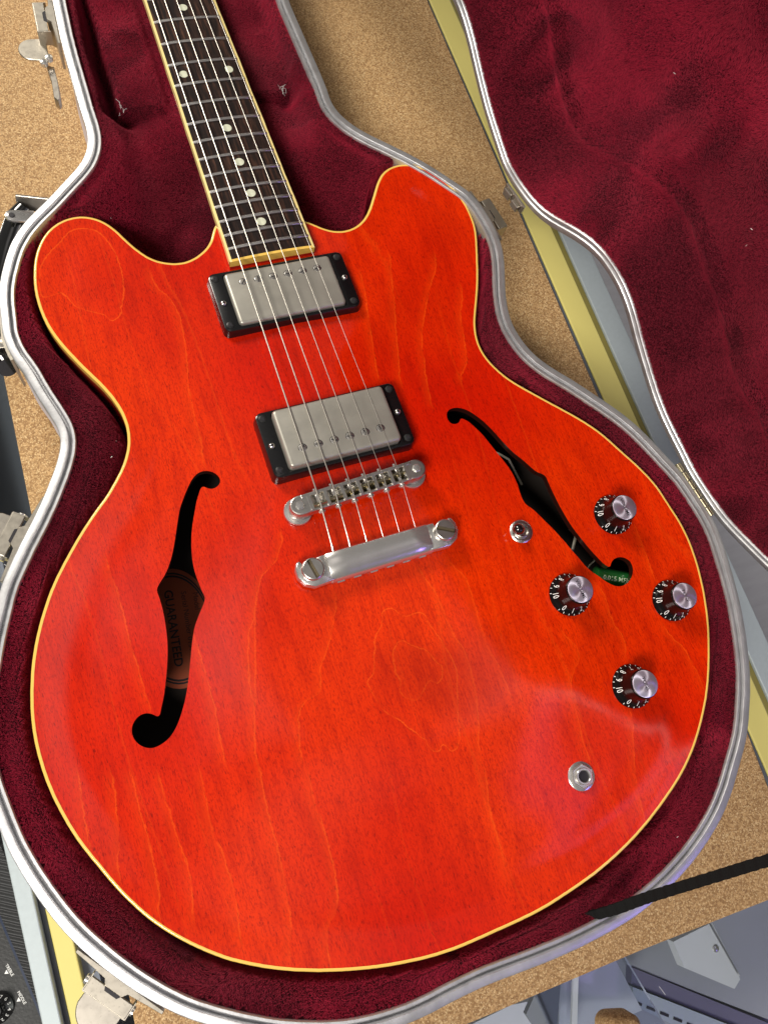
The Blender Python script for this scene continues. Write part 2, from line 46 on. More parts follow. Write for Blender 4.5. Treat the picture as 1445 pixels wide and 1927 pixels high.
FHOLE_TREBLE = [[75.94,32.85],[75.55,31.72],[75.34,30.55],[75.35,29.37],[75.6,28.21],[76.08,27.13],[76.83,26.25],[77.85,25.69],[79.0,25.43],[80.19,25.43],[81.35,25.65],[82.38,26.17],[83.14,27.03],[83.8,27.9],[84.64,28.19],[85.61,27.74],[86.55,26.99],[87.43,26.18],[88.25,25.31],[89.0,24.37],[89.66,23.37],[90.25,22.33],[90.81,21.27],[91.35,20.2],[91.9,19.13],[92.45,18.06],[92.99,16.99],[93.52,15.91],[94.02,14.82],[94.49,13.71],[94.92,12.59],[95.31,11.46],[95.68,10.31],[96.03,9.17],[96.37,8.02],[96.73,6.87],[97.08,5.72],[97.44,4.57],[97.79,3.43],[98.15,2.28],[98.5,1.13],[98.86,-0.01],[99.22,-1.16],[99.58,-2.3],[99.95,-3.45],[100.31,-4.59],[100.67,-5.74],[101.02,-6.89],[101.37,-8.04],[101.72,-9.19],[102.05,-10.34],[102.36,-11.5],[102.62,-12.67],[102.84,-13.85],[103.01,-15.04],[103.15,-16.23],[103.26,-17.43],[103.36,-18.63],[103.43,-19.82],[103.48,-21.02],[103.5,-22.22],[103.48,-23.42],[103.41,-24.62],[103.29,-25.82],[103.12,-27.0],[102.94,-28.19],[102.76,-29.38],[102.62,-30.57],[102.53,-31.77],[102.47,-32.97],[102.46,-34.17],[102.51,-35.37],[102.65,-36.56],[102.93,-37.72],[103.39,-38.81],[104.04,-39.81],[104.81,-40.73],[105.57,-41.65],[106.25,-42.64],[106.86,-43.67],[107.41,-44.74],[107.94,-45.82],[108.47,-46.89],[109.0,-47.97],[109.51,-49.06],[110.03,-50.14],[110.54,-51.23],[111.06,-52.31],[111.6,-53.38],[112.16,-54.45],[112.72,-55.51],[113.26,-56.58],[113.79,-57.66],[114.28,-58.75],[114.76,-59.86],[115.22,-60.96],[115.68,-62.07],[116.14,-63.18],[116.6,-64.29],[117.06,-65.4],[117.52,-66.51],[117.97,-67.62],[118.4,-68.74],[118.82,-69.87],[119.21,-71.01],[119.59,-72.14],[119.98,-73.28],[120.4,-74.41],[120.84,-75.53],[121.3,-76.63],[121.78,-77.73],[122.26,-78.83],[122.73,-79.94],[123.17,-81.06],[123.57,-82.19],[123.96,-83.32],[124.36,-84.46],[124.8,-85.57],[125.29,-86.67],[125.84,-87.73],[126.43,-88.78],[127.06,-89.8],[127.73,-90.8],[128.44,-91.76],[129.2,-92.69],[130.0,-93.59],[130.78,-94.5],[131.54,-95.43],[132.27,-96.38],[132.99,-97.34],[133.72,-98.3],[134.49,-99.22],[135.29,-100.11],[136.13,-100.98],[136.99,-101.81],[137.9,-102.59],[138.84,-103.33],[139.83,-104.01],[140.88,-104.59],[141.99,-105.03],[143.15,-105.33],[144.33,-105.52],[145.53,-105.58],[146.72,-105.52],[147.9,-105.34],[149.06,-105.04],[150.19,-104.63],[151.28,-104.13],[152.32,-103.54],[153.31,-102.86],[154.24,-102.1],[155.09,-101.26],[155.85,-100.34],[156.51,-99.34],[157.06,-98.28],[157.49,-97.16],[157.76,-96.0],[157.83,-94.81],[157.71,-93.63],[157.38,-92.49],[156.81,-91.45],[156.05,-90.53],[155.16,-89.74],[154.17,-89.07],[153.1,-88.53],[151.97,-88.13],[150.8,-87.9],[149.61,-87.82],[148.42,-87.88],[147.24,-88.08],[146.11,-88.45],[145.05,-89.01],[144.1,-89.72],[143.28,-90.58],[142.52,-91.45],[141.63,-91.82],[140.68,-91.42],[139.81,-90.6],[139.05,-89.68],[138.37,-88.7],[137.76,-87.66],[137.21,-86.59],[136.7,-85.51],[136.2,-84.41],[135.7,-83.33],[135.19,-82.24],[134.69,-81.14],[134.21,-80.05],[133.74,-78.94],[133.28,-77.83],[132.85,-76.71],[132.42,-75.59],[132.01,-74.46],[131.61,-73.33],[131.21,-72.19],[130.82,-71.06],[130.43,-69.92],[130.05,-68.79],[129.67,-67.64],[129.31,-66.5],[128.96,-65.35],[128.62,-64.2],[128.29,-63.04],[127.98,-61.88],[127.69,-60.72],[127.42,-59.55],[127.17,-58.37],[126.95,-57.19],[126.76,-56.01],[126.58,-54.82],[126.41,-53.63],[126.24,-52.44],[126.08,-51.25],[125.92,-50.06],[125.77,-48.87],[125.63,-47.68],[125.51,-46.48],[125.39,-45.29],[125.3,-44.09],[125.22,-42.89],[125.15,-41.69],[125.09,-40.5],[125.03,-39.3],[124.97,-38.1],[124.91,-36.9],[124.85,-35.7],[124.8,-34.5],[124.76,-33.3],[124.74,-32.1],[124.74,-30.9],[124.76,-29.7],[124.77,-28.5],[124.79,-27.29],[124.83,-26.1],[124.82,-24.9],[124.57,-23.76],[123.97,-22.77],[123.11,-21.95],[122.16,-21.22],[121.2,-20.5],[120.3,-19.72],[119.5,-18.83],[118.8,-17.85],[118.17,-16.83],[117.59,-15.78],[117.03,-14.72],[116.48,-13.65],[115.93,-12.58],[115.37,-11.52],[114.78,-10.47],[114.16,-9.45],[113.52,-8.43],[112.86,-7.43],[112.19,-6.43],[111.53,-5.43],[110.88,-4.42],[110.27,-3.39],[109.69,-2.33],[109.15,-1.26],[108.63,-0.18],[108.13,0.91],[107.65,2.01],[107.18,3.12],[106.72,4.23],[106.25,5.33],[105.8,6.44],[105.35,7.56],[104.92,8.68],[104.5,9.8],[104.08,10.93],[103.65,12.05],[103.21,13.17],[102.76,14.28],[102.28,15.38],[101.8,16.48],[101.3,17.58],[100.79,18.66],[100.26,19.74],[99.71,20.81],[99.14,21.86],[98.54,22.9],[97.92,23.93],[97.28,24.95],[96.61,25.95],[95.93,26.93],[95.22,27.9],[94.49,28.86],[93.75,29.8],[92.98,30.73],[92.18,31.61],[91.31,32.44],[90.39,33.21],[89.42,33.92],[88.41,34.56],[87.36,35.13],[86.26,35.62],[85.13,36.0],[83.96,36.27],[82.77,36.42],[81.57,36.45],[80.39,36.33],[79.23,36.05],[78.15,35.56],[77.21,34.84],[76.48,33.92]]
CASE = [[80.0,420.0],[80.1,423.0],[80.1,426.0],[80.2,429.0],[80.3,432.0],[80.3,435.0],[80.3,438.0],[80.3,441.0],[80.3,444.0],[80.3,447.0],[80.3,450.0],[80.3,453.0],[80.3,456.0],[80.3,459.0],[80.2,462.0],[80.2,465.0],[80.2,468.0],[80.1,471.0],[80.1,474.0],[80.0,477.0],[80.0,480.0],[80.0,483.0],[79.9,486.1],[79.9,489.1],[79.8,492.1],[79.8,495.1],[79.8,498.1],[79.7,501.1],[79.7,504.1],[79.7,507.1],[79.6,510.1],[79.6,513.1],[79.6,516.1],[79.6,519.1],[79.6,522.1],[79.6,525.1],[79.5,528.1],[79.6,531.1],[79.6,534.1],[79.6,537.1],[79.6,540.1],[79.6,543.1],[79.7,546.1],[79.7,549.1],[79.8,552.1],[79.9,555.1],[80.0,558.1],[80.1,561.1],[80.2,564.1],[80.3,567.1],[80.5,570.1],[80.6,573.1],[80.8,576.1],[81.0,579.1],[81.2,582.1],[81.4,585.1],[81.6,588.1],[81.8,591.1],[82.1,594.1],[82.3,597.1],[82.6,600.1],[82.8,603.0],[83.1,606.0],[83.4,609.0],[83.6,612.0],[83.9,615.0],[84.2,618.0],[84.4,621.0],[84.7,624.0],[84.9,627.0],[85.2,630.0],[85.4,633.0],[85.7,636.0],[85.9,638.9],[86.2,641.9],[86.4,644.9],[86.6,647.9],[86.9,650.9],[87.2,653.9],[87.4,656.9],[87.7,659.9],[88.0,662.9],[88.2,665.9],[88.5,668.9],[88.8,671.9],[89.0,674.8],[89.3,677.8],[89.6,680.8],[89.8,683.8],[90.1,686.8],[90.3,689.8],[90.5,692.8],[90.8,695.8],[91.0,698.8],[91.2,701.8],[91.3,704.8],[91.5,707.8],[91.6,710.8],[91.8,713.8],[91.9,716.8],[92.0,719.8],[92.1,722.8],[92.2,725.8],[92.3,728.8],[92.4,731.8],[92.5,734.8],[92.6,737.8],[92.7,740.8],[92.8,743.8],[92.9,746.8],[93.0,749.8],[93.1,752.8],[93.1,755.8],[93.2,758.8],[93.2,761.8],[93.2,764.8],[93.2,767.8],[93.1,770.8],[93.0,773.8],[92.9,776.8],[92.7,779.8],[92.5,782.8],[92.2,785.8],[91.9,788.8],[91.4,791.7],[91.0,794.7],[90.4,797.6],[89.8,800.6],[89.1,803.5],[88.4,806.4],[87.6,809.3],[86.9,812.2],[86.0,815.1],[85.1,817.9],[84.1,820.8],[83.0,823.6],[81.8,826.3],[80.4,829.0],[78.9,831.5],[77.3,834.0],[75.4,836.3],[73.4,838.5],[71.2,840.5],[68.8,842.3],[66.3,843.9],[63.7,845.2],[60.9,846.4],[58.1,847.4],[55.2,848.2],[52.3,848.9],[49.4,849.5],[46.4,850.0],[43.5,850.4],[40.5,850.8],[37.5,851.1],[34.5,851.3],[31.5,851.5],[28.5,851.7],[25.5,851.8],[22.5,851.9],[19.5,851.9],[16.5,851.9],[13.5,852.0],[10.5,852.0],[7.5,852.0],[4.5,852.0],[1.5,852.0],[-1.5,852.0],[-4.5,852.0],[-7.5,852.0],[-10.5,852.1],[-13.5,852.1],[-16.5,852.1],[-19.5,852.0],[-22.5,852.0],[-25.5,852.0],[-28.5,851.9],[-31.5,851.8],[-34.5,851.6],[-37.5,851.4],[-40.5,851.2],[-43.5,850.9],[-46.5,850.6],[-49.4,850.2],[-52.4,849.7],[-55.3,849.1],[-58.3,848.4],[-61.1,847.6],[-64.0,846.7],[-66.8,845.6],[-69.4,844.3],[-72.0,842.8],[-74.4,841.1],[-76.7,839.2],[-78.8,837.1],[-80.7,834.8],[-82.4,832.4],[-84.0,829.9],[-85.4,827.2],[-86.6,824.5],[-87.8,821.7],[-88.8,818.9],[-89.7,816.1],[-90.6,813.2],[-91.4,810.3],[-92.2,807.4],[-92.9,804.5],[-93.6,801.6],[-94.2,798.6],[-94.8,795.7],[-95.3,792.7],[-95.7,789.8],[-96.1,786.8],[-96.4,783.8],[-96.6,780.8],[-96.8,777.8],[-97.0,774.8],[-97.1,771.8],[-97.1,768.8],[-97.2,765.8],[-97.2,762.8],[-97.2,759.8],[-97.1,756.8],[-97.1,753.8],[-97.0,750.8],[-96.9,747.8],[-96.8,744.8],[-96.7,741.8],[-96.6,738.8],[-96.5,735.8],[-96.4,732.8],[-96.3,729.8],[-96.2,726.8],[-96.1,723.8],[-96.0,720.8],[-95.9,717.8],[-95.8,714.8],[-95.7,711.8],[-95.5,708.8],[-95.4,705.8],[-95.2,702.8],[-95.0,699.8],[-94.8,696.8],[-94.6,693.8],[-94.4,690.8],[-94.1,687.8],[-93.9,684.8],[-93.7,681.8],[-93.4,678.9],[-93.1,675.9],[-92.9,672.9],[-92.6,669.9],[-92.3,666.9],[-92.0,663.9],[-91.8,660.9],[-91.5,657.9],[-91.2,654.9],[-91.0,651.9],[-90.7,648.9],[-90.5,646.0],[-90.2,643.0],[-90.0,640.0],[-89.8,637.0],[-89.5,634.0],[-89.3,631.0],[-89.0,628.0],[-88.8,625.0],[-88.5,622.0],[-88.2,619.0],[-88.0,616.0],[-87.7,613.0],[-87.4,610.0],[-87.2,607.1],[-86.9,604.1],[-86.7,601.1],[-86.4,598.1],[-86.2,595.1],[-85.9,592.1],[-85.7,589.1],[-85.5,586.1],[-85.3,583.1],[-85.1,580.1],[-84.9,577.1],[-84.7,574.1],[-84.5,571.1],[-84.4,568.1],[-84.2,565.1],[-84.1,562.1],[-84.0,559.1],[-83.9,556.1],[-83.8,553.1],[-83.7,550.1],[-83.6,547.1],[-83.5,544.1],[-83.5,541.1],[-83.4,538.1],[-83.4,535.1],[-83.3,532.1],[-83.3,529.1],[-83.2,526.1],[-83.2,523.1],[-83.2,520.1],[-83.1,517.1],[-83.1,514.1],[-83.1,511.1],[-83.1,508.1],[-83.1,505.1],[-83.1,502.1],[-83.1,499.1],[-83.1,496.1],[-83.1,493.1],[-83.1,490.1],[-83.1,487.1],[-83.1,484.1],[-83.1,481.1],[-83.1,478.1],[-83.2,475.1],[-83.2,472.1],[-83.2,469.1],[-83.3,466.1],[-83.3,463.1],[-83.4,460.1],[-83.4,457.1],[-83.5,454.1],[-83.5,451.0],[-83.6,448.0],[-83.6,445.0],[-83.7,442.0],[-83.8,439.0],[-83.8,436.0],[-83.9,433.0],[-84.0,430.0],[-84.1,427.0],[-84.2,424.0],[-84.4,421.0],[-84.5,418.0],[-84.6,415.0],[-84.8,412.0],[-85.0,409.0],[-85.1,406.0],[-85.3,403.0],[-85.5,400.1],[-85.7,397.1],[-85.9,394.1],[-86.2,391.1],[-86.4,388.1],[-86.6,385.1],[-86.8,382.1],[-87.0,379.1],[-87.2,376.1],[-87.4,373.1],[-87.6,370.1],[-87.8,367.1],[-88.0,364.1],[-88.1,361.1],[-88.2,358.1],[-88.4,355.1],[-88.4,352.1],[-88.5,349.1],[-88.6,346.1],[-88.6,343.1],[-88.7,340.1],[-88.7,337.1],[-88.7,334.1],[-88.7,331.1],[-88.8,328.1],[-88.8,325.1],[-88.8,322.1],[-88.8,319.1],[-88.9,316.1],[-88.9,313.1],[-89.0,310.1],[-89.0,307.1],[-89.1,304.1],[-89.1,301.1],[-89.0,298.1],[-89.0,295.1],[-88.9,292.1],[-88.9,289.1],[-89.0,286.1],[-89.2,283.1],[-89.6,280.1],[-90.2,277.2],[-91.0,274.3],[-92.0,271.5],[-93.2,268.8],[-94.6,266.2],[-96.2,263.7],[-97.9,261.2],[-99.9,259.0],[-101.9,256.8],[-104.1,254.7],[-106.3,252.7],[-108.5,250.7],[-110.8,248.7],[-113.0,246.7],[-115.3,244.7],[-117.5,242.7],[-119.7,240.7],[-122.0,238.7],[-124.2,236.7],[-126.5,234.8],[-128.8,232.9],[-131.2,231.0],[-133.5,229.1],[-135.8,227.2],[-138.1,225.2],[-140.3,223.2],[-142.4,221.1],[-144.5,218.9],[-146.5,216.7],[-148.3,214.3],[-150.1,211.9],[-151.8,209.5],[-153.4,206.9],[-154.8,204.3],[-156.2,201.6],[-157.5,198.9],[-158.7,196.2],[-159.9,193.4],[-161.1,190.7],[-162.2,187.9],[-163.2,185.1],[-164.2,182.2],[-165.0,179.4],[-165.7,176.4],[-166.3,173.5],[-166.8,170.6],[-167.2,167.6],[-167.5,164.6],[-167.9,161.6],[-168.2,158.7],[-168.6,155.7],[-169.0,152.8],[-169.2,149.8],[-169.2,146.9],[-168.9,143.9],[-168.6,140.9],[-168.1,138.0],[-167.4,135.1],[-166.6,132.2],[-165.6,129.4],[-164.6,126.6],[-163.7,123.7],[-162.8,120.9],[-162.1,118.0],[-161.4,115.0],[-160.8,112.1],[-160.0,109.2],[-159.3,106.3],[-158.5,103.4],[-157.6,100.5],[-156.8,97.7],[-155.9,94.8],[-155.1,91.9],[-154.3,89.0],[-153.6,86.1],[-153.1,83.2],[-152.9,80.3],[-153.0,77.3],[-153.4,74.4],[-154.2,71.5],[-155.1,68.7],[-156.3,66.0],[-157.6,63.3],[-159.0,60.6],[-160.5,58.0],[-162.0,55.4],[-163.6,52.9],[-165.2,50.4],[-166.8,47.8],[-168.5,45.3],[-170.1,42.8],[-171.8,40.3],[-173.6,37.9],[-175.3,35.5],[-177.1,33.0],[-178.9,30.6],[-180.7,28.3],[-182.6,25.9],[-184.4,23.5],[-186.3,21.2],[-188.1,18.8],[-189.8,16.3],[-191.6,13.9],[-193.3,11.5],[-195.1,9.0],[-196.8,6.6],[-198.5,4.1],[-200.1,1.5],[-201.5,-1.1],[-202.9,-3.7],[-204.2,-6.4],[-205.4,-9.2],[-206.7,-11.9],[-207.9,-14.6],[-209.2,-17.4],[-210.4,-20.1],[-211.6,-22.9],[-212.8,-25.6],[-213.9,-28.4],[-215.0,-31.2],[-216.1,-34.0],[-217.1,-36.8],[-218.2,-39.6],[-219.4,-42.4],[-220.5,-45.1],[-221.7,-47.9],[-222.7,-50.7],[-223.7,-53.5],[-224.5,-56.4],[-225.1,-59.3],[-225.7,-62.3],[-226.2,-65.2],[-226.8,-68.2],[-227.3,-71.2],[-227.8,-74.1],[-228.3,-77.1],[-228.7,-80.0],[-229.1,-83.0],[-229.3,-86.0],[-229.5,-89.0],[-229.5,-92.0],[-229.4,-95.0],[-229.3,-98.0],[-229.0,-101.0],[-228.7,-104.0],[-228.3,-106.9],[-227.9,-109.9],[-227.5,-112.9],[-227.1,-115.9],[-226.7,-118.8],[-226.2,-121.8],[-225.7,-124.8],[-225.2,-127.7],[-224.6,-130.6],[-223.9,-133.6],[-223.1,-136.5],[-222.3,-139.4],[-221.5,-142.2],[-220.6,-145.1],[-219.7,-148.0],[-218.7,-150.8],[-217.7,-153.6],[-216.7,-156.5],[-215.6,-159.3],[-214.5,-162.1],[-213.4,-164.8],[-212.3,-167.6],[-211.0,-170.4],[-209.8,-173.1],[-208.5,-175.8],[-207.1,-178.4],[-205.7,-181.1],[-204.2,-183.7],[-202.7,-186.3],[-201.1,-188.8],[-199.5,-191.4],[-197.8,-193.9],[-196.2,-196.4],[-194.5,-198.9],[-192.8,-201.3],[-191.0,-203.8],[-189.2,-206.2],[-187.4,-208.6],[-185.6,-210.9],[-183.7,-213.3],[-181.7,-215.6],[-179.8,-217.8],[-177.8,-220.1],[-175.8,-222.3],[-173.7,-224.5],[-171.6,-226.6],[-169.5,-228.7],[-167.3,-230.8],[-165.0,-232.8],[-162.8,-234.7],[-160.4,-236.6],[-158.0,-238.4],[-155.6,-240.2],[-153.2,-242.0],[-150.7,-243.7],[-148.3,-245.4],[-145.8,-247.1],[-143.3,-248.8],[-140.8,-250.4],[-138.2,-252.0],[-135.7,-253.6],[-133.1,-255.2],[-130.5,-256.7],[-127.9,-258.2],[-125.3,-259.6],[-122.6,-260.9],[-119.9,-262.2],[-117.2,-263.5],[-114.4,-264.7],[-111.7,-265.9],[-108.9,-267.1],[-106.1,-268.2],[-103.3,-269.2],[-100.5,-270.2],[-97.6,-271.2],[-94.8,-272.1],[-91.9,-272.8],[-89.0,-273.6],[-86.0,-274.2],[-83.1,-274.8],[-80.1,-275.3],[-77.2,-275.8],[-74.2,-276.2],[-71.2,-276.6],[-68.2,-276.9],[-65.3,-277.2],[-62.3,-277.5],[-59.3,-277.6],[-56.3,-277.7],[-53.3,-277.7],[-50.3,-277.7],[-47.3,-277.6],[-44.3,-277.4],[-41.3,-277.3],[-38.3,-277.2],[-35.3,-277.2],[-32.3,-277.1],[-29.3,-277.1],[-26.3,-277.1],[-23.3,-277.1],[-20.3,-277.2],[-17.3,-277.3],[-14.3,-277.5],[-11.3,-277.7],[-8.3,-277.9],[-5.3,-278.2],[-2.3,-278.4],[0.7,-278.6],[3.7,-278.9],[6.7,-279.1],[9.7,-279.3],[12.7,-279.5],[15.7,-279.7],[18.7,-279.8],[21.7,-280.0],[24.7,-280.1],[27.7,-280.2],[30.7,-280.2],[33.7,-280.3],[36.7,-280.3],[39.7,-280.3],[42.7,-280.2],[45.7,-280.2],[48.7,-280.1],[51.7,-280.0],[54.7,-279.9],[57.7,-279.7],[60.7,-279.5],[63.7,-279.3],[66.7,-279.1],[69.7,-278.8],[72.6,-278.5],[75.6,-278.0],[78.6,-277.5],[81.5,-276.9],[84.4,-276.3],[87.4,-275.6],[90.3,-274.9],[93.2,-274.2],[96.1,-273.4],[99.0,-272.6],[101.9,-271.8],[104.7,-270.9],[107.6,-269.9],[110.4,-268.9],[113.2,-267.9],[116.0,-266.8],[118.8,-265.7],[121.5,-264.5],[124.3,-263.2],[127.0,-262.0],[129.7,-260.6],[132.4,-259.3],[135.0,-257.9],[137.6,-256.4],[140.2,-254.9],[142.8,-253.3],[145.3,-251.7],[147.8,-250.0],[150.2,-248.2],[152.6,-246.4],[154.9,-244.5],[157.2,-242.6],[159.5,-240.6],[161.7,-238.6],[163.8,-236.5],[165.9,-234.4],[168.1,-232.2],[170.2,-230.1],[172.3,-228.0],[174.4,-225.9],[176.6,-223.7],[178.7,-221.6],[180.7,-219.4],[182.7,-217.2],[184.6,-214.9],[186.4,-212.5],[188.2,-210.0],[189.9,-207.6],[191.5,-205.1],[193.1,-202.5],[194.7,-200.0],[196.3,-197.4],[197.9,-194.9],[199.4,-192.3],[200.8,-189.6],[202.2,-187.0],[203.6,-184.3],[204.9,-181.6],[206.1,-178.9],[207.3,-176.1],[208.4,-173.3],[209.5,-170.5],[210.6,-167.7],[211.6,-164.9],[212.7,-162.1],[213.7,-159.3],[214.6,-156.4],[215.6,-153.6],[216.4,-150.7],[217.3,-147.8],[218.1,-144.9],[218.8,-142.0],[219.6,-139.1],[220.3,-136.2],[220.9,-133.3],[221.5,-130.3],[222.1,-127.4],[222.7,-124.4],[223.2,-121.5],[223.7,-118.5],[224.1,-115.5],[224.6,-112.6],[225.0,-109.6],[225.5,-106.6],[225.9,-103.7],[226.3,-100.7],[226.6,-97.7],[226.9,-94.7],[227.0,-91.7],[227.1,-88.7],[227.0,-85.7],[226.8,-82.7],[226.6,-79.8],[226.2,-76.8],[225.7,-73.8],[225.2,-70.9],[224.6,-67.9],[224.1,-65.0],[223.5,-62.0],[222.9,-59.1],[222.3,-56.1],[221.6,-53.2],[220.8,-50.4],[219.8,-47.5],[218.7,-44.7],[217.6,-42.0],[216.4,-39.2],[215.2,-36.5],[214.0,-33.7],[212.9,-30.9],[211.8,-28.1],[210.6,-25.4],[209.5,-22.6],[208.3,-19.8],[207.1,-17.1],[205.8,-14.4],[204.5,-11.7],[203.2,-9.0],[201.7,-6.4],[200.2,-3.8],[198.6,-1.2],[197.0,1.3],[195.3,3.8],[193.6,6.2],[191.8,8.6],[190.0,11.0],[188.1,13.4],[186.3,15.8],[184.4,18.1],[182.5,20.4],[180.7,22.8],[178.8,25.2],[176.9,27.5],[175.0,29.8],[173.1,32.1],[171.2,34.4],[169.2,36.7],[167.2,38.9],[165.1,41.1],[163.1,43.4],[161.2,45.6],[159.2,47.9],[157.4,50.3],[155.6,52.7],[153.9,55.2],[152.4,57.7],[151.0,60.4],[149.7,63.1],[148.7,65.8],[147.7,68.7],[146.9,71.6],[146.2,74.5],[145.7,77.4],[145.2,80.4],[144.9,83.4],[144.9,86.3],[145.0,89.3],[145.3,92.3],[145.7,95.2],[146.3,98.2],[147.0,101.1],[147.8,104.0],[148.6,106.9],[149.5,109.7],[150.5,112.6],[151.5,115.4],[152.6,118.2],[153.6,121.0],[154.7,123.8],[155.7,126.7],[156.7,129.5],[157.7,132.3],[158.5,135.2],[159.3,138.1],[160.0,141.0],[160.6,143.9],[161.0,146.9],[161.3,149.9],[161.4,152.9],[161.5,155.9],[161.4,158.9],[161.2,161.9],[160.9,164.8],[160.6,167.8],[160.2,170.8],[159.7,173.7],[159.1,176.7],[158.4,179.6],[157.6,182.5],[156.6,185.3],[155.6,188.1],[154.3,190.8],[152.9,193.4],[151.2,195.8],[149.4,198.2],[147.5,200.5],[145.6,202.9],[143.7,205.2],[141.9,207.6],[140.0,209.9],[138.1,212.3],[136.2,214.6],[134.2,216.8],[132.3,219.1],[130.2,221.3],[128.2,223.5],[126.1,225.6],[123.9,227.7],[121.8,229.8],[119.6,231.9],[117.4,233.9],[115.1,235.9],[112.9,237.9],[110.7,239.9],[108.4,241.9],[106.2,243.9],[103.9,245.8],[101.6,247.8],[99.4,249.8],[97.2,251.9],[95.1,254.0],[93.0,256.1],[91.0,258.4],[89.1,260.7],[87.3,263.1],[85.7,265.6],[84.2,268.2],[82.8,270.8],[81.6,273.6],[80.7,276.4],[79.9,279.2],[79.4,282.2],[79.2,285.1],[79.2,288.1],[79.3,291.1],[79.5,294.1],[79.5,297.1],[79.5,300.1],[79.5,303.1],[79.4,306.1],[79.3,309.1],[79.2,312.1],[79.1,315.1],[79.0,318.1],[78.8,321.1],[78.7,324.1],[78.6,327.1],[78.5,330.1],[78.4,333.1],[78.2,336.1],[78.1,339.1],[78.0,342.1],[77.8,345.1],[77.7,348.1],[77.6,351.1],[77.5,354.1],[77.3,357.1],[77.2,360.1],[77.1,363.1],[77.0,366.1],[76.9,369.1],[76.8,372.1],[76.8,375.1],[76.9,378.1],[77.0,381.1],[77.2,384.1],[77.4,387.1],[77.6,390.1],[77.9,393.1],[78.2,396.1],[78.5,399.0],[78.7,402.0],[79.0,405.0],[79.3,408.0],[79.5,411.0],[79.7,414.0],[79.8,417.0]]
GRAIN = [[[-79.9,39.6],[-77.7,55.2],[-77.1,72.9],[-75.5,90.5],[-72.0,105.3],[-69.2,121.7],[-68.2,140.0],[-70.5,153.8],[-76.1,164.4],[-77.1,176.0]],[[53.5,58.9],[57.1,73.9],[61.6,91.4],[68.4,114.1],[73.8,134.0],[79.4,154.7]],[[68.4,41.8],[69.7,47.9],[73.6,68.1],[79.2,88.2],[88.0,106.7],[98.8,125.1],[111.5,148.2]],[[95.1,53.0],[104.0,67.1],[107.9,79.5],[112.3,99.1],[120.8,121.0]],[[40.0,66.8],[43.5,86.9],[48.3,111.2],[55.5,145.5]],[[-76.9,-140.5],[-74.3,-125.9],[-71.0,-115.3],[-66.3,-110.0],[-56.7,-107.2],[-52.0,-94.6],[-47.2,-89.5],[-42.5,-88.4],[-36.5,-71.5],[-31.1,-58.2]],[[-99.8,-132.4],[-88.8,-93.5],[-81.0,-65.7],[-74.3,-46.9],[-67.9,-36.1],[-57.3,-28.5],[-49.3,-13.2]],[[18.7,-174.3],[25.5,-147.2],[30.0,-126.8],[31.0,-115.4],[27.4,-98.1],[26.9,-78.3],[21.9,-57.8]],[[47.7,-143.2],[47.7,-131.6],[45.3,-111.4],[46.4,-91.0],[47.4,-73.4],[41.6,-58.1]],[[128.8,-146.6],[131.7,-137.4],[128.9,-123.0],[130.2,-108.5],[125.6,-92.0]],[[170.8,-180.5],[171.2,-168.2],[169.9,-155.1],[164.9,-145.4],[162.1,-134.1]],[[169.9,-106.9],[170.4,-97.4],[171.7,-71.9]],[[81.5,-196.5],[83.0,-171.9],[86.3,-151.7],[92.5,-142.9],[98.9,-134.0],[93.8,-119.2]],[[99.9,-250.2],[103.4,-225.0],[108.4,-206.0],[113.1,-192.8],[118.5,-175.2]],[[-189.5,-143.3],[-188.7,-128.6],[-186.5,-104.1]],[[-179.3,-162.0],[-178.4,-154.6],[-175.6,-146.8],[-173.4,-134.3],[-171.4,-112.2]],[[-165.8,-186.2],[-163.4,-175.1],[-162.0,-156.3],[-162.0,-135.7],[-162.1,-114.6]],[[-150.6,-197.3],[-147.0,-174.4],[-147.8,-150.8],[-149.1,-121.0]],[[-131.2,-211.8],[-128.6,-190.2],[-128.5,-170.6],[-130.2,-153.6],[-128.2,-126.6]],[[-111.1,-230.9],[-105.6,-213.3],[-104.0,-200.5],[-101.6,-177.0],[-101.3,-156.7],[-99.1,-133.1]],[[-93.0,-239.1],[-88.5,-222.7],[-84.5,-222.4],[-80.4,-214.1],[-76.7,-193.6],[-76.2,-176.2],[-76.5,-158.2],[-74.8,-141.7]],[[12.3,-236.1],[12.9,-220.0],[14.5,-198.1],[18.6,-177.7]],[[-144.8,-87.1],[-145.0,-69.5],[-145.3,-44.4],[-145.0,-23.9],[-146.8,1.0]],[[-115.0,-127.0],[-112.7,-95.2],[-112.1,-75.7],[-112.3,-55.4]],[[-92.3,-102.2],[-91.5,-92.6],[-84.2,-64.7],[-78.0,-54.2]]]
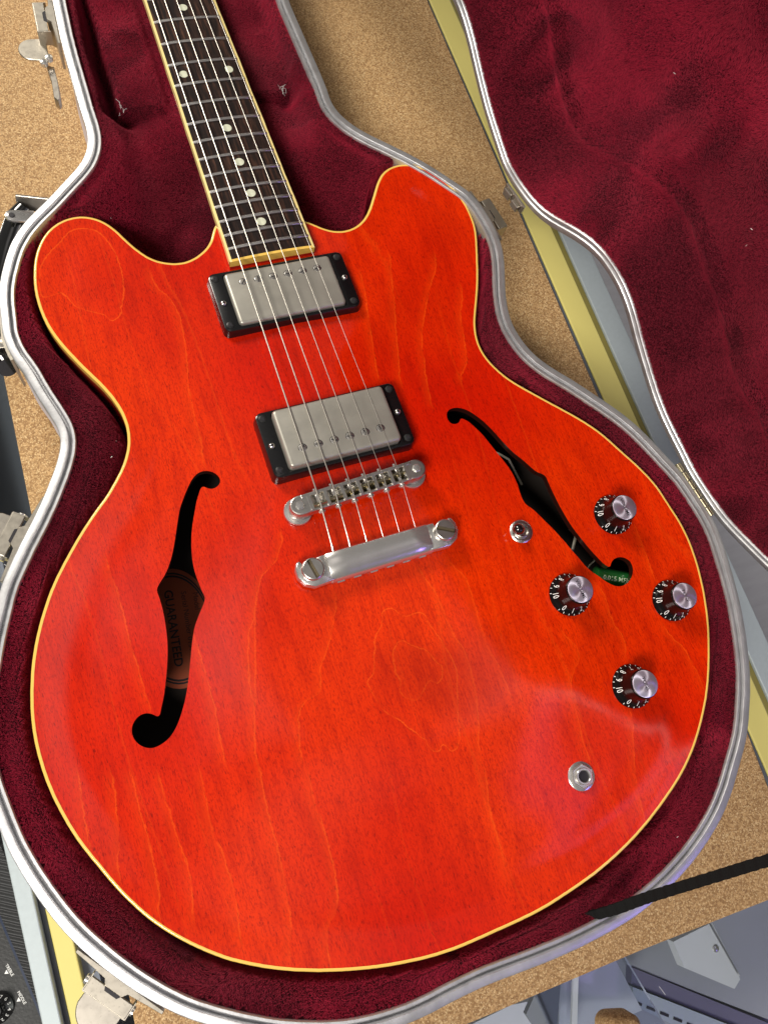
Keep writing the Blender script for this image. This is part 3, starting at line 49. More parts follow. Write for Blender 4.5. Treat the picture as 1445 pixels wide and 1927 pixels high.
GRAIN_RINGS = [[[-3.8,-118.3],[[0.016,24.6],[0.062,24.4],[0.124,23.2],[0.183,26.6],[0.225,32.7],[0.252,40.7],[0.265,38.4],[0.28,44.2],[0.298,42.4],[0.35,31.1],[0.428,25.7],[0.49,25.8],[0.544,26.1],[0.609,29.3],[0.655,35.3],[0.676,39.5],[0.691,38.6],[0.698,33.3],[0.716,37.1],[0.735,41.1],[0.755,43.4],[0.76,42.8],[0.782,36.4],[0.816,32.8],[0.859,26.8],[0.919,23.7],[0.954,26.8],[0.975,25.7]]],[[0.7,-111.5],[[0.048,12.6],[0.111,17.8],[0.171,18.9],[0.231,14.5],[0.318,10.7],[0.344,15.1],[0.389,15.8],[0.435,14.9],[0.519,10.9],[0.599,10.7],[0.674,10.8],[0.752,13.9],[0.799,17.4],[0.829,16.9],[0.88,15.4],[0.954,13.1]]],[[-118.4,178.9],[[0.056,25.7],[0.059,21.2],[0.086,16.0],[0.188,20.6],[0.252,24.9],[0.291,30.3],[0.304,36.0],[0.349,31.4],[0.409,26.9],[0.49,24.2],[0.6,28.7],[0.705,35.4],[0.799,26.9],[0.947,23.8]]]]
OUTLINE = np.array(OUTLINE); CASE = np.array(CASE); FHOLE_BASS = np.array(FHOLE_BASS); FHOLE_TREBLE = np.array(FHOLE_TREBLE)

# ------------------------------------------------------------------ shape helpers (all lengths in mm)
def seg_dist(P, poly, closed=True):
    """distance of each 2-D point to a polyline"""
    P = np.asarray(P, float); A = np.asarray(poly, float)
    B = np.roll(A, -1, 0) if closed else A[1:]
    if not closed: A = A[:-1]
    best = np.full(len(P), 1e9)
    D = B - A; L2 = (D ** 2).sum(1) + 1e-12
    for i in range(0, len(P), 4000):
        q = P[i:i + 4000, None, :] - A[None]
        t = np.clip((q * D).sum(-1) / L2, 0, 1)
        best[i:i + 4000] = np.sqrt(((q - t[..., None] * D) ** 2).sum(-1).min(1))
    return best
def inside(P, poly):
    P = np.asarray(P, float); A = np.asarray(poly, float); B = np.roll(A, -1, 0)
    r = np.zeros(len(P), bool)
    for a, b in zip(A, B):
        c = (a[1] > P[:, 1]) != (b[1] > P[:, 1])
        r ^= c & (P[:, 0] < (b[0] - a[0]) * (P[:, 1] - a[1]) / (b[1] - a[1] + 1e-15) + a[0])
    return r
def ss(a, b, x):
    t = np.clip((np.asarray(x, float) - a) / (b - a), 0, 1); return t * t * (3 - 2 * t)
RIM_Z = -1.5
def ztop(P):
    """height of the arched top above the rim plane, mm"""
    d = seg_dist(P, OUTLINE)
    return RIM_Z + 5.8 * ss(14, 115, d) + 0.9 * ss(40, 120, d) - 0.55 * np.exp(-((d - 15) / 8.0) ** 2) * ss(0, 5, d)

def zt(x, y): return float(ztop([[x, y]])[0])

def link(o, parent=None):
    COL.objects.link(o)
    if parent is not None:
        o.parent = parent
        base = parent
        m = Matrix.Identity(4); chain = []
        while base is not None: chain.append(base); base = base.parent
        for b in reversed(chain): m = m @ b.matrix_parent_inverse @ b.matrix_basis
        o.matrix_parent_inverse = m.inverted()
    return o
def mesh_data(name, V, F, mat, smooth=True, mats=None, fm=None):
    me = bpy.data.meshes.new(name)
    me.from_pydata([tuple(float(c) * MM for c in v) for v in V], [], [tuple(int(i) for i in f) for f in F])
    for m in (mats or [mat]): me.materials.append(m)
    if fm is not None: me.polygons.foreach_set('material_index', np.array(fm, np.int32))
    me.polygons.foreach_set('use_smooth', np.full(len(me.polygons), bool(smooth)))
    if smooth: me.set_sharp_from_angle(angle=math.radians(42))
    me.update(); return me
def add(name, V, F, mat, parent=None, smooth=True, loc=(0, 0, 0), rot=None, **kw):
    o = bpy.data.objects.new(name, mesh_data(name, V, F, mat, smooth, **kw))
    o.location = Vector(loc) * MM
    if rot: o.rotation_euler = rot
    return link(o, parent)
def again(o, loc, rot=None, parent=None):
    c = o.copy(); c.location = Vector(loc) * MM
    if rot: c.rotation_euler = rot
    COL.objects.link(c)
    p = parent or o.parent
    if p is not o.parent:
        COL.objects.unlink(c); c.parent = None; link(c, p)
    return c
def empty(name, loc, label, cat):
    o = bpy.data.objects.new(name, None); COL.objects.link(o); o.location = Vector(loc) * MM
    o.empty_display_size = .02; o['label'] = label; o['category'] = cat
    return o
def tag(o, label, cat=None, group=None, kind=None):
    o['label'] = label
    if cat: o['category'] = cat
    if group: o['group'] = group
    if kind: o['kind'] = kind
    return o
class Geo:
    """collects pieces of one mesh"""
    def __init__(s): s.V = []; s.F = []; s.M = []
    def put(s, V, F, m=0):
        k = len(s.V); s.V += [tuple(v) for v in V]; s.F += [tuple(i + k for i in f) for f in F]; s.M += [m] * len(F); return s
    def box(s, x0, x1, y0, y1, z0, z1, m=0, c=0.0):
        if c:
            r = rrect(x1 - x0, y1 - y0, c, 1); r = r + [(x0 + x1) / 2, (y0 + y1) / 2]
            return s.stack([(r, z0)] + [(r, z1 - c), (inset(r, c * .35), z1 - c * .3), (inset(r, c), z1)], m)
        V = [(x, y, z) for z in (z0, z1) for x, y in ((x0, y0), (x1, y0), (x1, y1), (x0, y1))]
        return s.put(V, [(3, 2, 1, 0), (4, 5, 6, 7), (0, 1, 5, 4), (1, 2, 6, 5), (2, 3, 7, 6), (3, 0, 4, 7)], m)
    def stack(s, layers, m=0, cap0=True, cap1=True):
        n = len(layers[0][0]); V = []; F = []
        for P, z in layers: V += [(p[0], p[1], z if not callable(z) else z(p[0], p[1])) for p in P]
        for a in range(len(layers) - 1):
            for i in range(n):
                j = (i + 1) % n; F.append((a * n + i, a * n + j, (a + 1) * n + j, (a + 1) * n + i))
        if cap0: F.append(tuple(range(n - 1, -1, -1)))
        if cap1: F.append(tuple((len(layers) - 1) * n + i for i in range(n)))
        return s.put(V, F, m)
    def lathe(s, prof, n=32, c=(0, 0, 0), m=0, M=None, cap0=True, cap1=True):
        V = []; F = []
        for r, z in prof:
            for k in range(n):
                a = 2 * math.pi * k / n; v = Vector((r * math.cos(a), r * math.sin(a), z))
                if M is not None: v = M @ v
                V.append((v[0] + c[0], v[1] + c[1], v[2] + c[2]))
        for a in range(len(prof) - 1):
            for k in range(n): F.append((a * n + k, a * n + (k + 1) % n, (a + 1) * n + (k + 1) % n, (a + 1) * n + k))
        if cap0: F.append(tuple(range(n - 1, -1, -1)))
        if cap1: F.append(tuple((len(prof) - 1) * n + k for k in range(n)))
        return s.put(V, F, m)
    def tube(s, P, r, n=8, m=0, closed=False):
        P = [Vector(p) for p in P]; V = []; F = []; up = None
        for i, p in enumerate(P):
            t = (P[(i + 1) % len(P)] - P[i - 1]) if closed else (P[min(i + 1, len(P) - 1)] - P[max(i - 1, 0)])
            t.normalize()
            if up is None: up = t.orthogonal().normalized()
            up = (up - t * up.dot(t)).normalized(); w = t.cross(up)
            rr = r[i] if hasattr(r, '__len__') else r
            for k in range(n):
                a = 2 * math.pi * k / n; V.append(tuple(p + (up * math.cos(a) + w * math.sin(a)) * rr))
        N = len(P)
        for i in range(N if closed else N - 1):
            for k in range(n): F.append((i * n + k, i * n + (k + 1) % n, ((i + 1) % N) * n + (k + 1) % n, ((i + 1) % N) * n + k))
        if not closed: F += [tuple(range(n - 1, -1, -1)), tuple((N - 1) * n + k for k in range(n))]
        return s.put(V, F, m)
    def obj(s, name, mat, parent=None, smooth=True, loc=(0, 0, 0), rot=None, mats=None):
        return add(name, s.V, s.F, mat, parent, smooth, loc, rot, mats=mats, fm=s.M if mats else None)
def area2(P): P = np.asarray(P); Q = np.roll(P, -1, 0); return (P[:, 0] * Q[:, 1] - Q[:, 0] * P[:, 1]).sum() / 2
def inset(P, d):
    """offset a closed polygon inward (d>0)"""
    P = np.asarray(P, float); s = 1 if area2(P) > 0 else -1
    a = P - np.roll(P, 1, 0); b = np.roll(P, -1, 0) - P
    a /= np.linalg.norm(a, axis=1)[:, None] + 1e-12; b /= np.linalg.norm(b, axis=1)[:, None] + 1e-12
    na = np.stack([-a[:, 1], a[:, 0]], 1) * s; nb = np.stack([-b[:, 1], b[:, 0]], 1) * s
    n = na + nb; n /= (np.linalg.norm(n, axis=1)[:, None] + 1e-9)
    c = np.clip((n * na).sum(1), .45, 1)
    return P + n * (d / c)[:, None]
def rrect(w, h, r, n=4):
    out = []
    for cx, cy, a0 in ((w / 2 - r, h / 2 - r, 0), (-w / 2 + r, h / 2 - r, 90), (-w / 2 + r, -h / 2 + r, 180), (w / 2 - r, -h / 2 + r, 270)):
        for k in range(n + 1):
            a = math.radians(a0 + 90 * k / n); out.append((cx + r * math.cos(a), cy + r * math.sin(a)))
    return np.array(out)
def stadium(x0, x1, y, r, n=10):
    out = []
    for k in range(n + 1): a = math.radians(-90 + 180 * k / n); out.append((x1 + r * math.cos(a), y + r * math.sin(a)))
    for k in range(n + 1): a = math.radians(90 + 180 * k / n); out.append((x0 + r * math.cos(a), y + r * math.sin(a)))
    return np.array(out)
def sweep(loop, prof, closed_prof=False):
    """profile of (inward offset, z) swept round a closed loop"""
    g = Geo(); L = [inset(loop, o) if o else np.asarray(loop) for o, z in prof]; n = len(loop)
    V = []; F = []
    for P, (o, z) in zip(L, prof): V += [(p[0], p[1], z) for p in P]
    k = len(prof); s = area2(loop) > 0
    for a in range(k if closed_prof else k - 1):
        b = (a + 1) % k
        for i in range(n):
            j = (i + 1) % n; f = (a * n + i, a * n + j, b * n + j, b * n + i); F.append(f if s else f[::-1])
    return g.put(V, F)
def text_geo(body, size, bold=0.0, align='CENTER'):
    c = bpy.data.curves.new('lettering', 'FONT'); c.body = body; c.size = size; c.align_x = align; c.align_y = 'CENTER'; c.offset = bold; c.resolution_u = 3
    o = bpy.data.objects.new('lettering', c); COL.objects.link(o)
    dg = bpy.context.evaluated_depsgraph_get(); me = o.evaluated_get(dg).to_mesh()
    V = np.array([v.co[:] for v in me.vertices]); F = [tuple(p.vertices) for p in me.polygons]
    o.evaluated_get(dg).to_mesh_clear(); bpy.data.objects.remove(o); bpy.data.curves.remove(c)
    return V, F

# ------------------------------------------------------------------ materials
class N:
    def __init__(s, name):
        s.m = bpy.data.materials.new(name); s.m.use_nodes = True; s.t = s.m.node_tree; s.t.nodes.clear()
        s.out = s.t.nodes.new('ShaderNodeOutputMaterial')
    def new(s, typ, props=None, **ins):
        n = s.t.nodes.new('ShaderNode' + typ)
        for k, v in (props or {}).items(): setattr(n, k, v)
        for k, v in ins.items(): s.set(n, k, v)
        return n
    def set(s, n, k, v):
        key = int(k[1:]) if k[0] == 'i' and k[1:].isdigit() else k.replace('_', ' ')
        sock = n.inputs[key]
        if isinstance(v, bpy.types.NodeSocket): s.t.links.new(v, sock)
        elif isinstance(v, bpy.types.Node): s.t.links.new(v.outputs[0], sock)
        else: sock.default_value = (*v, 1) if (hasattr(v, '__len__') and len(v) == 3 and sock.type == 'RGBA') else v
    def math(s, op, a, b=0.0, c=0.0, clamp=False): return s.new('Math', {'operation': op, 'use_clamp': clamp}, i0=a, i1=b, i2=c).outputs[0]
    def step(s, x, a, b): return s.new('MapRange', {'interpolation_type': 'SMOOTHSTEP'}, Value=x, From_Min=a, From_Max=b).outputs[0]
    def mix(s, f, a, b, mode='MIX'):
        n = s.new('Mix', {'data_type': 'RGBA', 'blend_type': mode}); s.set(n, 'i0', f); s.set(n, 'i6', a); s.set(n, 'i7', b); return n.outputs[2]
    def coord(s, which='Object', scale=(1, 1, 1), rot=(0, 0, 0)):
        tc = s.new('TexCoord'); return s.new('Mapping', None, Vector=tc.outputs[which], Scale=scale, Rotation=rot).outputs[0]
    def noise(s, vec, scale, detail=2, rough=.5, dist=0.0): return s.new('TexNoise', None, Vector=vec, Scale=scale, Detail=detail, Roughness=rough, Distortion=dist).outputs[0]
    def bump(s, h, strength, dist=.001, normal=None):
        n = s.new('Bump', None, Height=h, Strength=strength, Distance=dist)
        if normal is not None: s.set(n, 'Normal', normal)
        return n.outputs[0]
    def bsdf(s, **ins):
        n = s.new('BsdfPrincipled', None, **ins); s.t.links.new(n.outputs[0], s.out.inputs[0]); return n
def plain(name, col, rough=.5, metal=0.0, coat=0.0, var=0.12, scale=60, bump=0.0, **kw):
    """a single-colour material with slight uneven wear"""
    a = N(name); v = a.coord(); nz = a.noise(v, scale, 4, .6)
    c = a.mix(nz, tuple(x * (1 - var) for x in col), tuple(min(1, x * (1 + var)) for x in col))
    r = a.math('MULTIPLY_ADD', nz, rough * .5, rough * .75)
    ins = dict(Base_Color=c, Roughness=r, Metallic=metal, Coat_Weight=coat, Coat_Roughness=.06, **kw)
    if bump: ins['Normal'] = a.bump(a.noise(v, scale * 6, 3), bump, .0005)
    a.bsdf(**ins); return a.m

def wood_red():
    a = N('cherry_lacquered_maple'); tc = a.new('TexCoord'); o = tc.outputs['Object']
    sx = a.new('SeparateXYZ', None, Vector=o)
    wob = a.noise(a.coord(scale=(1, .5, 1)), 60, 3, .6); jag = a.noise(a.coord(scale=(1, .5, 1)), 480, 4, .75)
    dx = a.math('ADD', a.math('MULTIPLY_ADD', wob, .0022, -.0011), a.math('MULTIPLY_ADD', jag, .0034, -.0017))
    x = a.math('ADD', sx.outputs[0], dx); y = sx.outputs[1]
    total = None; shade = None
    def acc(v, t): return v if t is None else a.math('MAXIMUM', t, v)
    for i, L in enumerate(GRAIN):
        xs = [p[0] for p in L]; ys = [p[1] for p in L]; y0, y1 = min(ys) - 4, max(ys) + 4; x0, x1 = min(xs) - 2, max(xs) + 2
        fc = a.new('FloatCurve', None, Value=a.new('MapRange', None, Value=y, From_Min=y0 * MM, From_Max=y1 * MM).outputs[0])
        cv = fc.mapping.curves[0]
        cv.points[0].location = (0, (xs[0] - x0) / (x1 - x0)); cv.points[1].location = (1, (xs[-1] - x0) / (x1 - x0))
        last = -1
        for px, py in L:
            t = (py - y0) / (y1 - y0)
            if t - last > .03: cv.points.new(t, (px - x0) / (x1 - x0)); last = t
        fc.mapping.update()
        xc = a.math('MULTIPLY_ADD', fc.outputs[0], (x1 - x0) * MM, x0 * MM)
        d = a.math('SUBTRACT', x, xc)
        line = a.math('MULTIPLY', a.step(a.math('ABSOLUTE', d), .00062, .0001), a.step(a.noise(a.coord(scale=(.6, 1, 1)), 70, 2), .30, .52))
        side = a.math('MULTIPLY', a.step(d, -.0075, .0), a.math('LESS_THAN', d, 0.0))
        win = a.math('MULTIPLY', a.step(y, (y0 - 2) * MM, (y0 + 10) * MM), a.step(y, (y1 + 2) * MM, (y1 - 10) * MM))
        total = acc(a.math('MULTIPLY', a.math('MULTIPLY', line, win), .72), total); shade = acc(a.math('MULTIPLY', side, win), shade)
    for (cx, cy), pts in GRAIN_RINGS:
        rx = a.math('SUBTRACT', x, cx * MM); ry = a.math('SUBTRACT', y, cy * MM)
        th = a.math('MULTIPLY_ADD', a.math('ARCTAN2', ry, rx), 1 / (2 * math.pi), .5)
        r = a.math('SQRT', a.math('ADD', a.math('MULTIPLY', rx, rx), a.math('MULTIPLY', ry, ry)))
        rm = max(p[1] for p in pts) * 1.1
        fc = a.new('FloatCurve', None, Value=th); cv = fc.mapping.curves[0]
        e = (pts[0][1] + pts[-1][1]) / 2 / rm
        cv.points[0].location = (0, e); cv.points[1].location = (1, e); last = 0
        for t, q in pts:
            if t - last > .012 and t < .99: cv.points.new(t, q / rm); last = t
        fc.mapping.update()
        d = a.math('SUBTRACT', r, a.math('MULTIPLY', fc.outputs[0], rm * MM))
        total = acc(a.math('MULTIPLY', a.step(a.math('ABSOLUTE', d), .0006, .0001), a.step(a.noise(a.coord(), 60, 2), .30, .5)), total)
        shade = acc(a.math('MULTIPLY', a.math('MULTIPLY', a.step(d, -.006, 0.0), a.math('LESS_THAN', d, 0.0)), .35), shade)
    # faint unresolved growth lines between the drawn ones
    warp = a.noise(a.coord(scale=(1, .25, 1)), 9, 2, .5)
    ph = a.math('FRACT', a.math('MULTIPLY', a.math('MULTIPLY_ADD', warp, .11, x), 34))
    faint = a.math('MULTIPLY', a.step(ph, .93, 1.0), a.step(a.noise(a.coord(scale=(1, .3, 1)), 14, 2), .45, .62))
    big = a.noise(a.coord(scale=(1, .8, 1)), 5.5, 2, .5)
    mid = a.noise(a.coord(scale=(1, .22, 1)), 130, 4, .65)
    pores = a.step(a.noise(a.coord(scale=(1, .13, 1)), 2300, 2, .6), .58, .70)
    blot = a.noise(a.coord(scale=(1, .45, 1)), 1000, 2, .6)
    c = a.mix(a.step(big, .32, .70), (.56, .0085, .0003), (.74, .036, .0004))
    c = a.mix(a.math('MULTIPLY', a.step(mid, .40, .72), .36), c, (.33, .0045, .0006))
    c = a.mix(a.math('MULTIPLY', a.step(blot, .48, .68), .42), c, (.30, .004, .0006))
    strk = a.noise(a.coord(scale=(1, .035, 1)), 900, 3, .65); c = a.mix(a.math('MULTIPLY', a.step(strk, .46, .66), .34), c, (.36, .006, .0006))
    c = a.mix(a.math('MULTIPLY', pores, .72), c, (.13, .002, .0006))
    c = a.mix(a.math('MULTIPLY', shade, .20), c, (.82, .065, .003))
    c = a.mix(a.math('MULTIPLY', faint, .28), c, (.80, .070, .004))
    c = a.mix(a.math('MULTIPLY', total, .56), c, (.86, .095, .005))
    hx = a.math('MULTIPLY', a.math('SUBTRACT', x, .022), 16); hy = a.math('MULTIPLY', a.math('SUBTRACT', y, -.118), 34)
    hd = a.math('MULTIPLY_ADD', a.math('SINE', a.math('MULTIPLY', a.math('SUBTRACT', x, .0), 55)), .35, hy)
    heart = a.step(a.math('ADD', a.math('MULTIPLY', hx, hx), a.math('MULTIPLY', hd, hd)), 1.0, .0)
    c = a.mix(a.math('MULTIPLY', heart, .32), c, (.22, .0025, .0005))
    bmp = a.bump(a.noise(a.coord(), 38, 2), .05, .002)
    a.bsdf(Base_Color=c, Roughness=.6, Specular_IOR_Level=.02, Coat_Weight=1.0, Coat_Roughness=.11, Coat_IOR=1.5, Coat_Normal=bmp)
    return a.m

def velvet(name, lo, hi, sheen=.35):
    a = N(name); v = a.coord()
    nz = a.noise(v, 28, 4, .6); fine = a.noise(v, 700, 3, .7)
    c = a.mix(a.step(a.math('ADD', a.math('MULTIPLY', nz, .7), a.math('MULTIPLY', fine, .3)), .38, .62), lo, hi)
    a.bsdf(Base_Color=c, Roughness=.85, Specular_IOR_Level=.1, Sheen_Weight=sheen, Sheen_Roughness=.4, Sheen_Tint=(.9, .12, .22, 1), Normal=a.bump(fine, .7, .002))
    return a.m
def cork_mat():
    a = N('cork'); v = a.coord(); w = a.coord(scale=(1, 1, 1))
    vr = a.new('TexVoronoi', {'feature': 'F1'}, Vector=a.new('Mapping', None, Vector=v).outputs[0], Scale=880, Randomness=1.0)
    g = a.new('SeparateColor', None, Color=vr.outputs['Color']).outputs[0]
    vr2 = a.new('TexVoronoi', {'feature': 'F1'}, Vector=v, Scale=1600)
    g2 = a.new('SeparateColor', None, Color=vr2.outputs['Color']).outputs[1]
    c = a.mix(a.step(g, .0, 1.0), (.26, .14, .053), (.53, .33, .145))
    c = a.mix(a.math('MULTIPLY', a.step(g2, .80, .95), .75), c, (.80, .60, .32))
    c = a.mix(a.math('MULTIPLY', a.step(g2, .13, .02), .7), c, (.20, .10, .04))
    c = a.mix(a.math('MULTIPLY', a.step(a.noise(v, 240, 2), .71, .80), .6), c, (.16, .08, .035))
    c = a.mix(a.math('MULTIPLY', a.noise(v, 12, 3), .25), c, (.46, .28, .11))
    a.bsdf(Base_Color=c, Roughness=.62, Specular_IOR_Level=.35, Normal=a.bump(a.math('ADD', g, g2), .35, .0006))
    return a.m
def metal_worn(name, col, rough, spot=.35, scale=180, streak=None):
    a = N(name); v = a.coord(scale=streak or (1, 1, 1))
    nz = a.noise(v, scale, 5, .65); sp = a.step(a.noise(v, scale * 3, 3), .60, .75)
    c = a.mix(a.math('MULTIPLY', nz, .5), col, tuple(x * .72 for x in col)); c = a.mix(a.math('MULTIPLY', sp, spot), c, tuple(x * .45 for x in col))
    r = a.math('MULTIPLY_ADD', nz, rough * .9, rough * .55)
    a.bsdf(Base_Color=c, Metallic=1.0, Roughness=r, Normal=a.bump(nz, .02, .0003)); return a.m
def rosewood():
    a = N('rosewood'); v = a.coord(scale=(1, .045, 1)); st = a.noise(v, 520, 4, .7); st2 = a.noise(a.coord(scale=(1, .03, 1)), 1700, 2, .6); big = a.noise(a.coord(scale=(1, .3, 1)), 30, 2)
    c = a.mix(a.step(st, .42, .72), (.013, .008, .007), (.085, .038, .024)); c = a.mix(a.math('MULTIPLY', a.step(st2, .52, .7), .6), c, (.006, .004, .004))
    c = a.mix(a.math('MULTIPLY', a.step(big, .4, .62), .5), c, (.010, .008, .008))
    a.bsdf(Base_Color=c, Roughness=.62, Specular_IOR_Level=.12, Normal=a.bump(st2, .25, .0004)); return a.m
def glass_pane(name, tint, refl=1.0):
    a = N(name); tr = a.new('BsdfTransparent', None, Color=tint); gl = a.new('BsdfGlossy', None, Color=(1, 1, 1), Roughness=.03)
    f = a.new('Fresnel', None, IOR=1.5); mx = a.new('MixShader'); a.set(mx, 'i0', a.math('MULTIPLY', f, refl)); a.set(mx, 'i1', tr); a.set(mx, 'i2', gl)
    a.t.links.new(mx.outputs[0], a.out.inputs[0]); return a.m
def cap_metal():
    a = N('spun_aluminium'); tg = a.new('Tangent', {'direction_type': 'RADIAL', 'axis': 'Z'})
    a.bsdf(Base_Color=(.86, .81, .97), Metallic=.9, Roughness=.36, Anisotropic=.92, Tangent=tg.outputs[0]); return a.m  # lilac base colour carries the reflected violet light
def ribbed():
    a = N('ribbed_vinyl'); v = a.coord(rot=(0, 0, math.radians(33))); w = a.new('TexWave', {'wave_type': 'BANDS', 'bands_direction': 'Y'}, Vector=v, Scale=95, Distortion=.4).outputs[1]
    c = a.mix(w, (.004, .004, .005), (.018, .019, .020)); a.bsdf(Base_Color=c, Roughness=.5, Normal=a.bump(w, .8, .001)); return a.m
def floor_mat():
    a = N('grey_laminate'); v = a.coord(scale=(1, 6, 1)); nz = a.noise(v, 9, 5, .65); c = a.mix(nz, (.26, .26, .28), (.38, .38, .41))
    a.bsdf(Base_Color=c, Roughness=.4); return a.m
def strap_mat():
    a = N('black_webbing'); v = a.coord(scale=(1, 1, 1)); w = a.new('TexChecker', None, Vector=v, Scale=900).outputs[1]; a.bsdf(Base_Color=(.006, .006, .006), Roughness=.8, Specular_IOR_Level=.12, Normal=a.bump(w, .9, .0008)); return a.m

M_WOOD = wood_red()
M_SIDE = plain('cherry_side', (.33, .010, .004), .35, coat=1, var=.25, scale=40)
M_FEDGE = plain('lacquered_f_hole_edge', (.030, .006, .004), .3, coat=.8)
M_DARKIN = plain('dark_body_inside', (.026, .018, .014), .9)  # bare wood coloured dark, so the cavity's shade sits in the colour
M_BIND = plain('aged_cream_binding', (.83, .53, .105), .3, coat=.8, var=.08, scale=50)
M_BINDN = plain('neck_binding', (.86, .68, .28), .35, coat=.5, var=.12, scale=120)
M_NICKEL = metal_worn('worn_nickel', (.74, .71, .66), .30, .25)
M_COVER = plain('aged_nickel_cover', (.43, .41, .355), .42, metal=.66, var=.14, scale=70)
M_CHROME = plain('bright_nickel', (.70, .68, .65), .24, metal=.85, var=.06, scale=90)
M_BRASS = metal_worn('tarnished_saddle', (.56, .50, .33), .25, .3)
M_STEEL = plain('string_steel', (.50, .475, .42), .34, metal=.72)
M_FRET = plain('fret_nickel', (.74, .71, .68), .30, metal=1.0)
M_PLAST = plain('black_plastic', (.0045, .0045, .005), .22, coat=.3, var=.3)
M_BLACK = plain('black_gloss', (.006, .006, .006), .12, coat=.8)
M_KNOB = plain('smoked_black_knob', (.004, .003, .003), .22, coat=.1, Specular_IOR_Level=.25)
M_CAP = cap_metal()
M_WHITE = plain('white_print', (.82, .82, .80), .6, var=.03)
M_INK = plain('black_print', (.012, .010, .014), .6)
M_ROSE = rosewood()
M_PEARL = plain('pearl_inlay', (.70, .72, .55), .2, coat=.8, var=.22, scale=400)
M_ALU = plain('case_aluminium', (.62, .62, .63), .42, metal=.84, var=.20, scale=110, bump=.10)
M_SHELL = plain('case_shell', (.62, .60, .68), .45, var=.06)
M_LATCH = metal_worn('latch_nickel', (.50, .46, .40), .38, .5, 160)
M_LATCHP = metal_worn('pitted_latch', (.50, .46, .39), .40, .55, 260)
M_PLUSH = velvet('crimson_plush_base', (.012, .0004, .0016), (.040, .0012, .005))
M_CORK = cork_mat()
M_BRUSH = plain('brushed_aluminium', (.44, .50, .51), .45, metal=.25, var=.08, scale=300)
M_GOLD = plain('yellow_anodised', (.66, .58, .18), .38, var=.06, scale=20)
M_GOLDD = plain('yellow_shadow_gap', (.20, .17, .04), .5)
M_GREYS = plain('grey_gasket', (.09, .10, .11), .5)
M_GLASS = glass_pane('counter_glass', (.92, .94, .96), .6)
M_CAB = plain('lavender_grey_panel', (.34, .35, .38), .5, var=.06, scale=8)
M_CABD = plain('dark_lavender_panel', (.15, .14, .21), .5, var=.1, scale=10)
M_CABW = plain('white_panel', (.74, .75, .76), .5, var=.04, scale=10)
M_SLATE = plain('slate_panel', (.10, .11, .12), .45, var=.1, scale=8)
M_FLOOR = floor_mat()
M_RIB = ribbed()
M_AMP = plain('black_panel', (.009, .010, .010), .5, var=.5, scale=90, bump=.3)
M_STRAP = strap_mat()
M_LABEL = plain('orange_label_paper', (.50, .11, .045), .8)
M_CAPAC = plain('green_capacitor', (.012, .11, .022), .25, coat=.5)
M_CREAM = plain('braided_wire', (.16, .145, .11), .5, var=.5, scale=900)
M_ACRYL = glass_pane('clear_acrylic', (.86, .88, .95), 1.4)

# ================================================================== counter and setting
fl = Geo().put([(-2500, -2500, -1000), (2500, -2500, -1000), (2500, 2500, -1000), (-2500, 2500, -1000)], [(0, 1, 2, 3)]).obj('floor', M_FLOOR)
tag(fl, 'grey laminate floor beyond the counter', kind='structure')

counter = empty('display_counter', (0, 0, -1000), 'glass-topped display counter with aluminium and yellow edge rails', 'counter')
Y0, Y1 = -520, 1000
Geo().box(-234, 266, Y0, Y1, -92, -86.5).obj('glass_top', M_GLASS, counter, smooth=False)
def rail(x0, x1, z0, z1, mat, name): return Geo().box(x0, x1, Y0, Y1, z0, z1, c=.8).obj(name, mat, counter, smooth=False)
rail(271.5, 291.5, -140, -84, M_BRUSH, 'frame_rail'); rail(-246.5, -236.8, -140, -80, M_BRUSH, 'frame_rail')
rail(246, 266.3, -110, -85.2, M_GOLD, 'yellow_rail'); rail(-233.6, -222.6, -110, -85.2, M_GOLD, 'yellow_rail')
rail(266.3, 271.5, -110, -86, M_GOLDD, 'rail_groove'); rail(-236.8, -233.6, -110, -86, M_GREYS, 'rail_groove')
rail(242.5, 246, -110, -86.2, M_GREYS, 'gasket_strip')
g = Geo(); g.box(-236, 271, Y0, Y1, -700, -690); g.obj('cabinet_floor', M_CABW, counter, smooth=False)
Geo().box(-224, -214.8, Y0, Y1, -330, -93).obj('side_panel', M_CAB, counter, smooth=False)
Geo().box(-214.5, -120, Y0, -100 + 1100, -128, -122).obj('shelf_panel', M_SLATE, counter, smooth=False)
# inside the cabinet, seen through the bare glass at the near end
def slab(pts, z0, z1, name, mat, parent=counter, smooth=False):
    P = np.array(pts, float); P = P if area2(P) > 0 else P[::-1]
    return Geo().stack([(P, z0), (P, z1)]).obj(name, mat, parent, smooth=smooth)
slab([(120, -360), (400, -360), (420, -640), (60, -640)], -262, -256, 'back_panel', M_CAB)
slab([(148, -300), (300, -300), (330, -560), (270, -490), (157, -396)], -254, -246, 'upper_panel', M_CAB)
slab([(158, -397), (262, -487), (262, -520), (229, -474), (152, -408)], -254, -244, 'dark_beam', M_CABD)
std = slab([(151, -409), (235, -480), (215, -490), (145, -420)], -252, -240, 'slotted_rail', M_BRUSH)
sl = None
for k in range(6):
    q = np.array([(0, 0), (6, -5.2), (4.6, -6.8), (-1.4, -1.6)]) + np.array([147.2 + 9.4 * k, -417.5 - 8.2 * k])
    if k == 0: P0 = q - q.mean(0); sl = Geo().stack([(P0 if area2(P0) > 0 else P0[::-1], 0), (P0 if area2(P0) > 0 else P0[::-1], .6)]).obj('slot', M_INK, std, smooth=False, loc=(q.mean(0)[0], q.mean(0)[1], -240))
    else: again(sl, (q.mean(0)[0], q.mean(0)[1], -240))
slab([(60, -400), (146, -419), (200, -470), (200, -620), (20, -620), (20, -400)], -300, -292, 'white_shelf', M_CABW)
